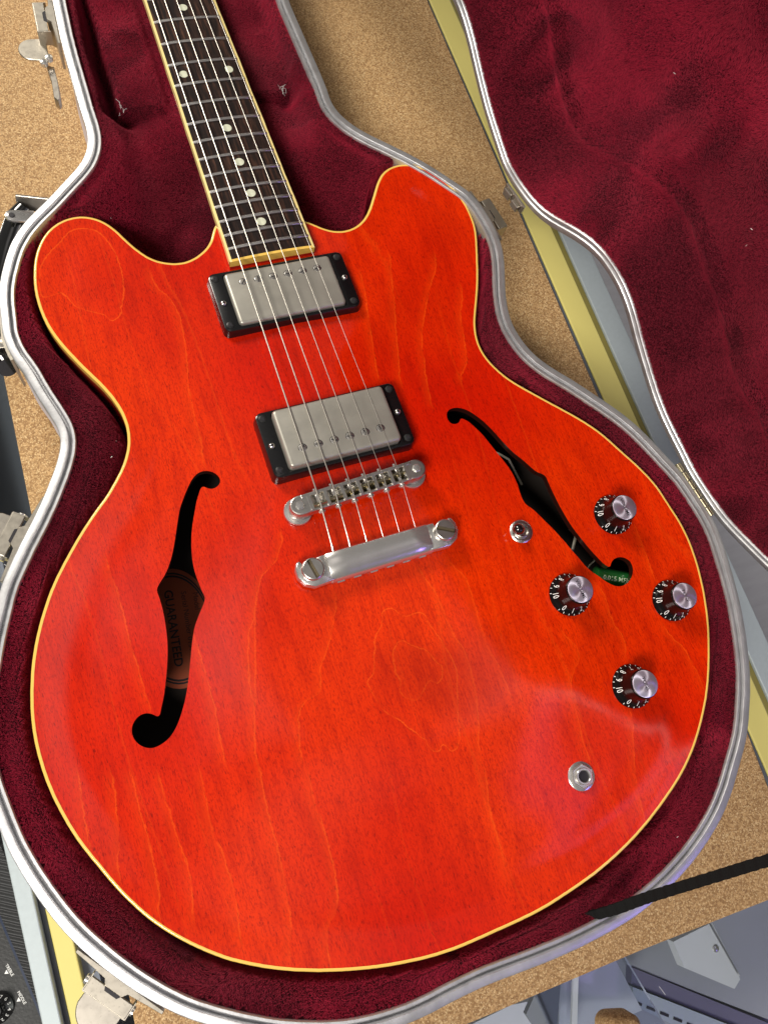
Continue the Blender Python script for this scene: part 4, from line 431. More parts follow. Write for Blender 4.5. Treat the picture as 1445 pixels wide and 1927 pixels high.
br = slab([(163, -361), (196, -361), (203, -404), (195.5, -408), (163.5, -380)], -170, -160, 'white_bracket', M_CABW)
Geo().lathe([(2.6, 0), (2.6, .8), (1.6, 1.3)], 16).obj('screw', M_CHROME, br, loc=(193.2, -377.9, -160))
slab([(196.8, -360), (201.5, -360), (207, -405), (203.8, -404)], -176, -166, 'bracket_lip', M_CABW)

g = Geo()
for q in ([(205, -348), (216, -356), (218, -368)], [(210, -352), (222, -357)], [(196, -372), (204, -373)], [(108, -352), (110, -358)], [(-206, 30), (-213, 38)], [(-204, 52), (-214, 50)]):
    g.tube([(a_, b_, -86.3) for a_, b_ in q], .14, 4)
g.obj('scratches', M_CABW, counter)['kind'] = 'stuff'
mat_poly = [(-181, 640), (-184.7, 183.7), (-189.2, 68.7), (-200.9, -245.6), (-203.6, -308), (-19.8, -320.7), (103.1, -326.8), (204.1, -333.9), (239.5, -336.4), (239.5, -270), (242.2, -226), (240.2, 45.6), (241.2, 250), (241.8, 455), (242, 640)]
P = np.array(mat_poly[::-1], float); P = P if area2(P) > 0 else P[::-1]
co = Geo().stack([(P, -86.3), (P, -82.6), (inset(P, .5), -82.0)]).obj('cork_mat', M_CORK, smooth=False)
tag(co, 'large tan cork mat lying on the glass counter under the open case', 'mat')
cb = Geo().stack([(rrect(25, 20, 7, 5), -86), (rrect(25, 20, 7, 5), -74), (inset(rrect(25, 20, 7, 5), 3), -69), (inset(rrect(25, 20, 7, 5), 6), -68)])
o = cb.obj('cork_block', M_CORK, loc=(69, -360, 0), rot=(0, 0, -.35)); tag(o, 'small rounded cork block on the glass beside the near edge of the cork mat', 'block')
ac = empty('acrylic_stand', (84, -381, -292), 'clear acrylic display stand inside the counter beyond the cork mat edge', 'display stand')
slab([(48, -338), (120, -334), (136, -412), (52, -384)], -170, -166, 'top_sheet', M_ACRYL, ac)
slab([(40, -366), (76, -336), (82, -341), (50, -398)], -180, -174, 'back_sheet', M_CAB, ac)
slab([(88, -338), (92, -338), (62, -400), (57, -400)], -166, -163, 'edge_strip', M_CABW, ac)
slab([(94, -330), (122, -330), (134, -408), (62, -402)], -200, -196, 'side_sheet', M_CABW, ac)

# guitar amplifier standing beside the counter
amp = empty('guitar_amplifier', (-290, -230, -1000), 'black guitar amplifier with ribbed covering and white numbered dials at the lower left', 'amplifier')
def rot2(p, a, c): s, k = math.sin(a), math.cos(a); return (c[0] + p[0] * k - p[1] * s, c[1] + p[0] * s + p[1] * k)
AA = math.radians(9.9); AC = (-267.3, -206)
def ampbox(x0, x1, y0, y1): return [rot2(p, AA, AC) for p in ((x0, y0), (x1, y0), (x1, y1), (x0, y1))]
slab(ampbox(0.5, 16, -320, 260), -600, -148, 'ribbed_covering', M_RIB, amp)
slab(ampbox(-260, -1.4, -320, 260), -600, -152, 'control_panel', M_AMP, amp)
slab(ampbox(-1.2, .3, -320, 260), -600, -149.2, 'piping', plain('blue_black_piping', (.01, .02, .05), .3), amp)
def dial(px, py):
    c = (px, py, -152)
    d = Geo().lathe([(8.9, 0), (8.8, 1.6), (4.6, 3.2), (4.4, 9.6), (3.9, 10.3)], 40).obj('dial', M_BLACK, amp, loc=c)
    Geo().lathe([(3.4, 10.32), (3.2, 10.8), (.01, 11)], 32).obj('dial_cap', M_CHROME, d, loc=c)
    g = Geo()
    for n in range(0, 11):
        a = math.radians(34 + (n - 6) * 28)
        V, F = text_geo(str(n), 3.0, .02)
        ur = Vector((math.cos(a), math.sin(a), 0)); ut = Vector((math.sin(a), -math.cos(a), 0))
        g.put([tuple(Vector((0, 0, 2.55)) + ur * (6.75 + .85 * v[1]) + ut * v[0] + Vector((0, 0, -.42 * v[1] * .8))) for v in V], F)
    g.obj('lettering', M_WHITE, d, smooth=False, loc=(c[0], c[1], c[2] + .35))
dial(-285.6, -221.5); dial(-290.5, -192); dial(-280.5, -251)
def amptext(s, size, x, y, ang):
    V, F = text_geo(s, size, .02); c, k = math.cos(ang), math.sin(ang)
    Geo().put([(v[0] * c - v[1] * k, v[0] * k + v[1] * c, 0) for v in V], F).obj('lettering', M_WHITE, amp, smooth=False, loc=(x, y, -151.8))
    ar = Geo().put([(-1.4, -1.3, 0), (1.4, -1.3, 0), (0, -3.4, 0)], [(2, 1, 0)])
    ar.V = [(v[0] * c - v[1] * k, v[0] * k + v[1] * c, 0) for v in ar.V]; ar.obj('arrow_mark', M_WHITE, amp, smooth=False, loc=(x, y, -151.75))
amptext('TREBLE', 2.5, -275.4, -203.0, math.radians(-90) + AA + .12); amptext('MIDDLE', 2.5, -271.9, -221.0, math.radians(-90) + AA + .12)

# ================================================================== guitar case
case = empty('guitar_case', (0, 100, -82), 'open hard guitar case with crimson plush lining and scuffed aluminium rim', 'guitar case')
shell_prof = [(4, -81.9), (1.0, -80), (.4, -70), (.4, -9)]
RIM = [(.6, -12), (-.6, -11), (-1.0, -9), (-1.0, -2.0), (-.8, -.5), (-.2, 0), (3.5, .05), (3.95, -.5), (4.2, -4.2), (5.1, -4.2), (5.4, -1.2), (6.0, -.45), (7.3, -.4), (7.9, -1.2), (8.0, -12)]
g = sweep(CASE, shell_prof); k = len(g.V); fp = inset(CASE, 4); g.put([(p[0], p[1], -81.9) for p in fp], [tuple(range(len(fp)))[::-1]])
g.obj('case_shell', M_SHELL, case)
sweep(CASE, RIM).obj('case_rim', M_ALU, case)
INNER = inset(CASE, 6.6)
INNER3 = inset(CASE, 3.5)
BODY = np.vstack([OUTLINE])
def bumpy(P, s, seed):
    """smooth value noise, mm"""
    r = np.random.default_rng(seed); out = np.zeros(len(P))
    for k in range(10):
        a = r.uniform(0, 2 * np.pi); f = r.uniform(.5, 1.6) / s; ph = r.uniform(0, 6.28); out += np.sin((P[:, 0] * np.cos(a) + P[:, 1] * np.sin(a)) * f * 6.28 + ph)
    return out / 4.0
def lining_z(P):
    P = np.asarray(P, float)
    dr = seg_dist(P, INNER); dr = np.where(inside(P, INNER), dr, 0)
    dg = seg_dist(P, OUTLINE); dg = np.where(inside(P, OUTLINE), -dg, dg)
    z = -1.8 - 4.5 * ss(0, 6, dr) - 34 * ss(7, 62, dr) + 1.3 * bumpy(P, 55, 3) * ss(2, 14, dr)
    # swell of padding between rim and body
    z += 3.0 * np.exp(-((dr - 12) / 7) ** 2) * ss(0, 4, dr)
    # well the body drops into
    well = ss(7.5, .5, dg) * ss(-.2, 3.0, dr); z = z * (1 - well) + well * (-62)
    # neck support box with straight sides
    bx = ss(63.5, 61, np.abs(P[:, 0])); by = ss(314, 317, P[:, 1])
    box = -21 - 7 * ss(34, 26, np.abs(P[:, 0])) + .8 * bumpy(P, 40, 5)
    trough = -40 * ss(4, 16, dr) + -4
    up = ss(296, 312, P[:, 1])
    z = np.where(up > 0, z * (1 - up) + np.minimum(z, trough) * up, z)
    fz = ss(240, 296, P[:, 1]) * ss(84, 44, np.abs(P[:, 0])) * ss(2, 16, dr); z = z * (1 - fz) + fz * (-27 + 1.0 * bumpy(P, 40, 6))
    b = bx * by; z = z * (1 - b) + box * b
    return z
def lid_z(P):
    P = np.asarray(P, float)
    dr = seg_dist(P, INNER); dr = np.where(inside(P, INNER), dr, 0)
    z = 1.8 + 31 * ss(2, 34, dr) + 5 * ss(38, 46, dr) - 2.2 * np.exp(-((dr - 40) / 3.0) ** 2) + 2.6 * bumpy(P, 105, 9) * ss(6, 40, dr)
    # padded neck cushion near the narrow end, with a shallow diagonal crease on the wide part
    c = ss(70, 60, np.abs(P[:, 0])) * ss(250, 268, P[:, 1]); z -= 24 * c * ss(6, 20, dr)
    u = (P[:, 0] - 60) * .55 + (P[:, 1] + 10) * .83
    z += 2.4 * np.exp(-(u / 3.5) ** 2) * ss(46, 60, dr)
    return z
def cdt_sheet(loops, holes, pts):
    V = []; E = []
    for L in loops + holes:
        k = len(V); V += [tuple(p) for p in L]; E += [(k + i, k + (i + 1) % len(L)) for i in range(len(L))]
    V += [tuple(p) for p in pts]
    r = delaunay_2d_cdt([Vector(v) for v in V], E, [], 0, 1e-4)
    W_ = np.array([v[:] for v in r[0]]); T = np.array([f for f in r[2] if len(f) == 3]); c = W_[T].mean(1)
    ok = inside(c, loops[0])
    for h in holes: ok &= ~inside(c, h)
    T = T[ok]; ar = np.cross(W_[T[:, 1]] - W_[T[:, 0]], W_[T[:, 2]] - W_[T[:, 0]]); T[ar < 0] = T[ar < 0][:, ::-1]
    return W_, T
_s = 3.4; _g = np.array([(x + (_s / 2 if k % 2 else 0), y) for k, y in enumerate(np.arange(-285, 855, _s * .87)) for x in np.arange(-232, 232, _s) if y < 480 or (k % 4 == 0)])
_g = _g[inside(_g, INNER)]; _g = _g[seg_dist(_g, INNER) > 1.6]
SHEET, SHEET_T = cdt_sheet([INNER], [], _g)
def plush_grid(zf): return np.column_stack([SHEET, zf(SHEET)]), SHEET_T
def pile(name, V, F, flip, density, parent, mat, keep, seed, xf=None, lay=(0, 0)):
    """short plush fibres rooted on the lining"""
    r = np.random.default_rng(seed)
    A, B, C_ = (V[F[:, i]] for i in range(3))
    m = keep((A + B + C_) / 3); A, B, C_ = A[m], B[m], C_[m]
    ar = np.linalg.norm(np.cross(B - A, C_ - A), axis=1) / 2
    cnt = r.poisson(ar * density); idx = np.repeat(np.arange(len(A)), cnt); n = len(idx)
    u = r.random(n)[:, None]; v = r.random(n)[:, None]
    sw_ = (u + v > 1); u = np.where(sw_, 1 - u, u); v = np.where(sw_, 1 - v, v)
    R = A[idx] * (1 - u - v) + B[idx] * u + C_[idx] * v
    nr = np.cross(B - A, C_ - A); nr /= np.linalg.norm(nr, axis=1)[:, None]; nr = nr[idx]
    if flip: nr = -nr
    # nap: the pile leans in patches that were stroked different ways
    ang = 2.6 * bumpy(R[:, :2], 85, seed + 1) + .5 * bumpy(R[:, :2], 24, seed + 2)
    lean = np.clip(.8 + 1.0 * bumpy(R[:, :2], 75, seed + 3) + .22 * bumpy(R[:, :2], 20, seed + 4), 0, 1.9)
    T = np.stack([np.cos(ang) + lay[0], np.sin(ang) + lay[1], 0 * ang], 1) * lean[:, None] + r.normal(0, .22, (n, 3))
    d1 = nr * .9 + T * .6; d1 /= np.linalg.norm(d1, axis=1)[:, None]
    d2 = nr * .45 + T * 1.0 + r.normal(0, .3, (n, 3)); d2 /= np.linalg.norm(d2, axis=1)[:, None]
    ln = r.uniform(1.0, 1.7, n)[:, None]
    P = np.stack([R - nr * .3, R + d1 * ln * .5, R + d1 * ln * .5 + d2 * ln * .6], 1).reshape(-1, 3) * MM
    if xf is not None: P = P @ np.array(xf.to_3x3()).T + np.array(xf.translation)
    hc = bpy.data.hair_curves.new(name); hc.add_curves([3] * n)
    hc.attributes['position'].data.foreach_set('vector', P.astype(np.float32).ravel())
    ra = hc.attributes.new('radius', 'FLOAT', 'POINT'); ra.data.foreach_set('value', np.tile(np.array([.062, .055, .022], np.float32) * MM, n))
    hc.materials.append(mat)
    o = bpy.data.objects.new(name, hc); link(o, parent); o['kind'] = 'stuff'
    return o
def pile_mat():
    a = N('crimson_plush_pile'); v = a.coord(); hi = a.new('HairInfo')
    nz = a.noise(v, 8.5, 2, .45, .4)  # mask of dark patches: the nap's shading put into the fibre colour
    c = a.mix(hi.outputs['Random'], (.20, .0036, .018), (.34, .0075, .031)); c = a.mix(a.math('MULTIPLY', a.step(nz, .40, .58), .86), c, (.040, .0005, .003)); c = a.mix(a.math('MULTIPLY', a.step(hi.outputs['Intercept'], .35, 1.0), .6), c, (.52, .014, .054))  # paler tips over darker roots: the pile's self-shadowing put into the colour
    a.bsdf(Base_Color=c, Roughness=.55, Specular_IOR_Level=.25, Sheen_Weight=.25, Sheen_Tint=(1, .2, .3, 1)); return a.m
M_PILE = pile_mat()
LV, LF = plush_grid(lining_z)
lin = add('plush_lining', LV, LF, M_PLUSH, case)
def keep_base(c):
    dg = seg_dist(c[:, :2], OUTLINE); dg = np.where(inside(c[:, :2], OUTLINE), -dg, dg)
    return (dg > -1) & inside(c[:, :2], inset(CASE, 7.6)) & (c[:, 1] < 470) & (c[:, 2] > -60)
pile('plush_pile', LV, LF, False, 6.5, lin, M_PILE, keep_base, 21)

# lid: built closed over the base, then swung open about the hinge line
HO = Vector((224.1, -60.7, -4)) * MM; HD = Vector((math.sin(math.radians(-11)), math.cos(math.radians(-11)), 0))
LIDM = Matrix.Translation(HO) @ Matrix.Rotation(math.radians(86), 4, HD) @ Matrix.Translation(-HO)
def lidify(V): return [tuple((LIDM @ (Vector(v) * MM)) / MM) for v in V]
g = sweep(CASE, [(o_, -z - .3) for o_, z in RIM]); g.F = [f[::-1] for f in g.F]; lg = sweep(CASE, [(4, 45), (1, 43), (.4, 34), (.4, 9)]); lg.put([(p[0], p[1], 45) for p in fp], [tuple(range(len(fp)))])
lid = add('case_lid', lidify(lg.V), lg.F, M_SHELL, case)
add('lid_rim', lidify(g.V), g.F, M_ALU, lid)
DV, DF = plush_grid(lid_z)
ll = add('lid_lining', lidify(DV), DF[:, ::-1], M_PLUSH, lid)
def keep_lid(c):
    return inside(c[:, :2], inset(CASE, 7.6)) & (c[:, 1] < 420) & (c[:, 1] > -262) & (c[:, 0] > -215)
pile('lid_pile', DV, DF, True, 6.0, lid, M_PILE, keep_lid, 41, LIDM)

# hinge barrel between base and lid
hin = empty('hinge', (226, -62, -1), '', ''); del hin['label'], hin['category']; COL.objects.unlink(hin); link(hin, case)
knu = None
for k in range(6):
    t = -17.2 + 6.9 * k; c = (224.6 + HD.x * t, -60.7 + HD.y * t, -1.2)
    if knu is None:
        Mx = Matrix.Rotation(math.pi / 2, 3, 'X')
        knu = Geo().lathe([(1.9, -3.25), (2.2, -3.0), (2.2, 3.0), (1.9, 3.25)], 14, M=Mx).obj('hinge_knuckle', M_BRASS, hin, loc=c, rot=(0, 0, math.radians(11)))
    else: again(knu, c)

# latches and hinge plates on the case wall: built with x along the rim, y outward, z up
def latch(loc, ang, open_=True, plate=52, drop=0):
    ca, sa = math.cos(ang), math.sin(ang)
    def W(v): return (loc[0] + v[0] * ca - v[1] * sa, loc[1] + v[0] * sa + v[1] * ca, loc[2] + v[2])
    g = Geo()
    h = plate / 2
    top = [(-h, .3), (-h, 2.0), (-h + 8, 2.6), (-7, 3.6), (-5, 6), (5, 6), (7, 3.6), (h - 8, 2.6), (h, 2.0), (h, .3)]
    P = np.array(top); P = P if area2(P) > 0 else P[::-1]
    g.stack([(P, -22), (P, -.4), (inset(P, .25), 0)])
    pl = add('latch', [W(v) for v in g.V], g.F, M_LATCHP, case, smooth=False)
    b = Geo(); b.box(-12.5, 12.5, 6.4, 13.5, -4.2, -2.6, c=.4); b.box(-12.5, 12.5, 12.9, 13.9, -20, -2.9)
    b.box(-12.9, -12.4, 5, 13.6, -14, -2.8); b.box(12.4, 12.9, 5, 13.6, -14, -2.8)
    add('latch_body', [W(v) for v in b.V], b.F, M_LATCHP, pl, smooth=False)
    s = Geo(); P = np.array([(-5.2, 6.0), (-3.6, 8.4), (3.6, 8.4), (5.2, 6.0), (3.5, 5.0), (-3.5, 5.0)]); P = P if area2(P) > 0 else P[::-1]
    s.stack([(P, -2.8), (P, -2.5)]); add('latch_slot', [W(v) for v in s.V], s.F, M_INK, pl, smooth=False)
    if open_:
        f = Geo(); th = [(-11, 13)] + [(11.5 * math.cos(math.radians(a)), 17 + 11.5 * math.sin(math.radians(a))) for a in range(165, 10, -10)] + [(11, 13)]
        P = np.array(th); P = P if area2(P) > 0 else P[::-1]
        f.stack([(P, -9 - drop), (P, -8 - drop), (inset(P, .4), -7.6 - drop)])
        add('latch_flap', [W(v) for v in f.V], f.F, M_LATCH, pl)
        for sx in (-13.2, 13.2):
            r = Geo().lathe([(2.4, -1.2), (2.4, 1.2), (1.2, 1.5)], 14, c=(sx, 10, -9), M=Matrix.Rotation(math.pi / 2, 3, 'Y')); add('rivet', [W(v) for v in r.V], r.F, M_CHROME, pl)
    return pl, W
def on_case(px, py, off):
    """nearest case point and the outward direction there"""
    d = ((CASE - [px, py]) ** 2).sum(1); i = int(d.argmin()); t = CASE[(i + 3) % len(CASE)] - CASE[i - 3]; t /= np.linalg.norm(t)
    n = np.array([t[1], -t[0]]) if area2(CASE) > 0 else np.array([-t[1], t[0]])
    return CASE[i] + n * off, math.atan2(n[1], n[0]) - math.pi / 2, n
for (px, py) in ((-188, 28), (-193, -209)):
    c, a, n = on_case(px, py, 1.0); latch((c[0], c[1], -4), a)
c, a, n = on_case(165, 176, 1.0); latch((c[0], c[1], -4), a, open_=False, plate=44)
c, a, n = on_case(-92, 388, 1.0); pl, W = latch((c[0], c[1], -4), a, open_=False)
f = Geo(); th = [(-13, 14)] + [(-2 + 9 * math.cos(math.radians(t)), 24 + 9 * math.sin(math.radians(t))) for t in range(180, -1, -12)] + [(7, 14)]
P = np.array(th) - [2, 0]; P = P if area2(P) > 0 else P[::-1]
f.stack([(P, -15), (P, -14), (inset(P, .4), -13.6)]); f.V = [(v[0] - 12, v[1] - 4, v[2]) for v in f.V]
add('latch_flap', [W(v) for v in f.V], f.F, M_LATCHP, pl)
b = Geo(); P = np.array([(-26, 13), (-40, 11.5), (-54, 12), (-57, 9.5), (-54, 8), (-40, 7.5), (-28, 8)]); P = P if area2(P) > 0 else P[::-1]
b.stack([(P, -26), (P, -18), (inset(P, .3), -17.6)]); add('latch_bail', [W(v) for v in b.V], b.F, M_LATCH, pl)
for q in ((-25, 10, -13), (-28, 14, -14)):
    r = Geo().lathe([(2.6, -1.5), (2.6, 1.2), (1.6, 1.8)], 14, c=q); add('rivet', [W(v) for v in r.V], r.F, M_CHROME, pl)
# hinge plate on the lid side of the far hinge
hp = Geo().box(-11, 11, -1, 1, -4, 3, c=.3); hp.box(-9, -2, -3.2, -1, -4, 1.5, c=.4); hp.box(1, 8, -3.8, -1, -4, .5, c=.4)
a = math.radians(-77)
add('hinge_plate', [(178.6 + v[0] * math.cos(a) - v[1] * math.sin(a), 173 + v[0] * math.sin(a) + v[1] * math.cos(a), 12 + v[2]) for v in hp.V], hp.F, M_LATCH, lid, smooth=False)

# carrying handle on the bass side
hd = Geo()
HP = [(-140, 254, -27), (-146, 249, -30), (-157, 233, -36), (-168, 212, -40), (-175, 190, -42), (-179, 168, -40), (-178, 152, -34), (-175, 144, -30)]
hd.tube(HP, [6.5, 8.5, 8.6, 8.2, 8.2, 8.4, 8.4, 6.5], 16)
hob = hd.obj('handle', M_BLACK, case)
g = Geo(); P = np.array([(0, -4.2), (14, -4.2), (14, 4.2), (0, 4.2), (-3, 3), (-4.2, 0), (-3, -3)]); P = P if area2(P) > 0 else P[::-1]
g.stack([(P, -.8), (P, .5), (inset(P, .4), .8)])
def bracket(loc, a): 
    b_ = g.obj('handle_bracket', M_CHROME, hob, loc=loc, rot=(0, .25, a)); r = Geo().lathe([(2.0, .8), (1.8, 1.2), (.6, 1.25)], 16).obj('pin', M_INK, hob, loc=(loc[0], loc[1], loc[2] + .1)); return b_
bracket((-149.5, 243.5, -19), math.radians(-2)); bracket((-180, 158, -23), math.radians(8))
g2 = Geo().box(0, 24, -5, 5, -1, 1, c=.4); g2.obj('handle_bracket', M_LATCH, hob, smooth=False, loc=(-145, 260, -27), rot=(1.1, 0, -.32))
# worn metal plate behind the handle, against the case wall
i0 = int(((CASE - [-196, 190]) ** 2).sum(1).argmin())
seg = [i for i in range(len(CASE)) if -205 < CASE[i][0] < -160 and 133 < CASE[i][1] < 190]
if seg:
    S = CASE[seg]; O_ = inset(CASE, -2.6)[seg]; I_ = inset(CASE, -1.1)[seg]; P = np.vstack([O_, I_[::-1]]); P = P if area2(P) > 0 else P[::-1]
    Geo().stack([(P, -40), (P, -6), (P, -5.5)]).obj('handle_plate', M_LATCHP, case, smooth=False)

# lid strap from the base lining to the lid
A = Vector((46, -271, -10)); B = Vector((256, -232, 226)); d = (B - A).normalized(); w = d.cross(Vector((.1, .95, .55))).normalized(); w = Vector((0, 0, 0)) + (Vector((-.25, -.75, .55)) - d * Vector((-.25, -.75, .55)).dot(d)).normalized(); nn = d.cross(w)
V = []; F = []; nseg = 150
for i in range(nseg + 1):
    t = i / nseg; p = A.lerp(B, t) + Vector((0, 0, -1.0 * math.sin(math.pi * t))) + Vector((0, 0, 3.2 * math.exp(-((t - .06) / .05) ** 2)))
    tw_ = 1.25 * math.exp(-t / .07); w_, n_v = w * math.cos(tw_) + nn * math.sin(tw_), nn * math.cos(tw_) - w * math.sin(tw_)
    for a_, b_ in ((-2.7, -.7), (2.7, -.7), (2.9, 0), (2.7, .7), (-2.7, .7), (-2.9, 0)): V.append(tuple(p + w_ * (a_ + .16 * math.sin(i * 2.6)) + n_v * (b_ + .2 * math.sin(i * 2.1))))
for i in range(nseg):
    for k in range(6): F.append((i * 6 + k, i * 6 + (k + 1) % 6, (i + 1) * 6 + (k + 1) % 6, (i + 1) * 6 + k))
add('lid_strap', V, F, M_STRAP, case, smooth=False)
# torn corners of the neck box: loose pale threads
g = Geo()
for cx, cy in ((-61.5, 316), (55, 318)):
    for k in range(6):
        p = Vector((cx + RNG.normal(0, 1.0), cy + RNG.normal(0, 3.2), -21 + RNG.normal(0, .8))); q = [p]
        for s_ in range(3): p = p + Vector(RNG.normal(0, 1.1, 3).tolist()) + Vector((0, 1.1, .4)); q.append(p)
        g.tube(q, .09, 4)
g.obj('loose_threads', M_WHITE, case)['kind'] = 'stuff'

# specks of lint caught in the plush
for o_, lo, hi, zf_, X_ in ((lin, (-190, -262), (200, 300), lining_z, None), (ll, (-150, -200), (200, 300), lid_z, LIDM)):
    g = Geo(); n_ = 0
    while n_ < 12:
        p = np.array([RNG.uniform(lo[0], hi[0]), RNG.uniform(lo[1], hi[1])])
        if inside([p], OUTLINE)[0] and X_ is None or not inside([p], inset(CASE, 12))[0]: continue
        z_ = float(zf_([p])[0]) + (1.4 if X_ is None else -1.4); a_ = RNG.uniform(0, 6.28); l_ = RNG.uniform(.5, 1.6)
        q = [(p[0], p[1], z_), (p[0] + l_ * math.cos(a_), p[1] + l_ * math.sin(a_), z_ + .2)]
        g.tube(lidify(q) if X_ is not None else q, RNG.uniform(.08, .2), 5); n_ += 1
    g.obj('lint', M_WHITE, o_)['kind'] = 'stuff'
# ================================================================== guitar
gtr = empty('electric_guitar', (0, 0, -60), 'cherry red semi-hollow electric guitar with cream binding lying in the open case', 'guitar')
# arched top with f-holes cut out
xs = np.arange(-200, 205, 5.0); gp = np.array([(x + (2.5 if j % 2 else 0), y) for j, y in enumerate(np.arange(-256, 224, 4.4)) for x in xs])
gp = gp[inside(gp, OUTLINE)]; dmin = np.minimum(np.minimum(seg_dist(gp, OUTLINE), seg_dist(gp, FHOLE_BASS)), seg_dist(gp, FHOLE_TREBLE)); gp = gp[dmin > 2.2]
gp = gp[~inside(gp, FHOLE_BASS) & ~inside(gp, FHOLE_TREBLE)]
W2, T = cdt_sheet([OUTLINE], [FHOLE_BASS, FHOLE_TREBLE], gp)
add('body_top', np.column_stack([W2, ztop(W2)]), T, M_WOOD, gtr)
for L in (FHOLE_BASS, FHOLE_TREBLE):
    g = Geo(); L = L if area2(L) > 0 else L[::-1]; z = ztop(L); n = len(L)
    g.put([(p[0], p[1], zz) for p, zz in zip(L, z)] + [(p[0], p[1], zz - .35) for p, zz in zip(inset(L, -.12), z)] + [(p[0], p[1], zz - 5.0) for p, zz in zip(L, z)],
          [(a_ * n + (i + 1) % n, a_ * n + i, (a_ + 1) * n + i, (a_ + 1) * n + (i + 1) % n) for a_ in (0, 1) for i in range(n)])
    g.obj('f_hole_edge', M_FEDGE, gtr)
OUT = inset(OUTLINE, -1.7)
OUT = OUT if area2(OUT) > 0 else OUT[::-1]
LOOP = OUTLINE if area2(OUTLINE) > 0 else OUTLINE[::-1]
sweep(LOOP, [(.05, -3.0), (.0, -1.45), (-.5, -1.35), (-1.25, -1.5), (-1.65, -1.95), (-1.7, -2.6), (-1.7, -7.4), (.5, -7.4)]).obj('body_binding', M_BIND, gtr)
sweep(LOOP, [(-1.55, -7.3), (-1.55, -43), (0, -46)]).obj('body_side', M_SIDE, gtr)
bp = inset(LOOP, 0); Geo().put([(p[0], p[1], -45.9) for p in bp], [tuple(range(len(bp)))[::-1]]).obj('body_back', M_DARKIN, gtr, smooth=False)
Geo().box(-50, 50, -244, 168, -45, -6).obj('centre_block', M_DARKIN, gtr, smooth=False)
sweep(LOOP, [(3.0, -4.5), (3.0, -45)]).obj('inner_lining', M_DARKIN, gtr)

# label inside the bass f-hole
lb = Geo(); n = 48
P = np.array([(24 * math.cos(2 * math.pi * k / n), 37 * math.sin(2 * math.pi * k / n)) for k in range(n)])
lab = lb.stack([(P, 0), (P, .15)]).obj('paper_label', M_LABEL, gtr, smooth=False, loc=(-121, -41, -45.5), rot=(0, 0, math.radians(-7)))
rg = Geo()
for r0, r1 in ((.93, .90), (.885, .85)):
    rg.put([(p[0] * r, p[1] * r, .17) for r in (r0, r1) for p in P], [(i, (i + 1) % n, n + (i + 1) % n, n + i)[::-1] for i in range(n)])
def label_text(s, size, x, y, bold=0):
    V, F = text_geo(s, size, bold); rg.put([(x + v[1], y - v[0], .2) for v in V], F)
label_text('GUARANTEED', 7.3, -1.5, 0, .12); label_text('Serial Number 01594701', 4.6, 7.5, -2); label_text('Model', 4.4, 14.5, 14); label_text('materials', 3.4, -9.0, -20)
rg.obj('lettering', M_INK, lab, smooth=False, loc=(-121, -41, -45.5), rot=(0, 0, math.radians(-7)))

# pot capacitor and shielded wire seen through the treble f-hole
cpt = Geo().lathe([(5.2, -17), (6.4, -16), (6.4, 16), (5.2, 17)], 24, M=Matrix.Rotation(math.pi / 2, 3, 'Y')).obj('capacitor', M_CAPAC, gtr, loc=(152.5, -100.5, -14), rot=(0, 0, math.radians(-26)))
V, F = text_geo('0.015 MFD 200', 4.2, .05)
Geo().put([(v[0], 6.45 * math.sin(v[1] / 6.45 - .25), 6.5 * math.cos(v[1] / 6.45 - .25)) for v in V], F).obj('lettering', plain('pale_print', (.5, .62, .42), .6), cpt, smooth=False, loc=(152.5, -100.5, -14), rot=(0, 0, math.radians(-26)))
Geo().tube([(100, 14, -24), (105, 2, -11), (110, -4, -10), (118, -20, -22)], .9, 8).obj('shielded_wire', M_CREAM, gtr)
Geo().tube([(140, -58, -24), (134, -65, -9), (128, -73, -9), (124, -84, -22)], 1.0, 8).obj('shielded_wire', M_CREAM, gtr)
Geo().tube([(150, -84, -22), (143, -83, -12), (137, -86, -13), (132, -94, -26)], .6, 8).obj('lead_wire', M_CREAM, gtr)

# neck, fretboard, frets, inlays. The fret plane tips back 2.86 degrees.
SCALE = 624.0
def zf(y): return 16.35 - .05 * y
def fy(n_): return SCALE * 2 ** (-n_ / 12)
def fw_(y): return 42.9 + 9.5 * (SCALE - y) / 312.0
def crown(x): return 1.25 * (1 - (x / 28.0) ** 2)
def board(name, mat, x_of, zt_of, zb, ys, parent):
    """strip across the neck: columns x_of(y), top height zt_of(x,y)"""
    V = []; F = []; cols = len(x_of(ys[0]))
    for y in ys:
        for x in x_of(y): V.append((x, y, zt_of(x, y)))
    for y in ys:
        for x in x_of(y): V.append((x, y, zf(y) + zb))
    n_ = cols; R_ = len(ys); o_ = n_ * R_
    for j in range(R_ - 1):
        for i in range(n_ - 1):
            a_ = j * n_ + i; F.append((a_, a_ + 1, a_ + n_ + 1, a_ + n_)); F.append((o_ + a_, o_ + a_ + n_, o_ + a_ + n_ + 1, o_ + a_ + 1))
        for i in (0, n_ - 1): a_ = j * n_ + i; F.append((a_, a_ + n_, o_ + a_ + n_, o_ + a_) if i == 0 else (a_ + n_, a_, o_ + a_, o_ + a_ + n_))
    for j in (0, R_ - 1):
        for i in range(n_ - 1): a_ = j * n_ + i; F.append((a_, o_ + a_, o_ + a_ + 1, a_ + 1) if j == 0 else (a_ + 1, o_ + a_ + 1, o_ + a_, a_))
    return add(name, V, F, mat, parent)
YB = 165.4
ysb = list(np.linspace(YB + 1.6, 624, 40))
fb = board('fretboard', M_ROSE, lambda y: np.linspace(-fw_(y) / 2 + 1.6, fw_(y) / 2 - 1.6, 9), lambda x, y: zf(y) - 1.15 + crown(x), -6.2, ysb, gtr)
ysn = list(np.linspace(YB, 626, 60))
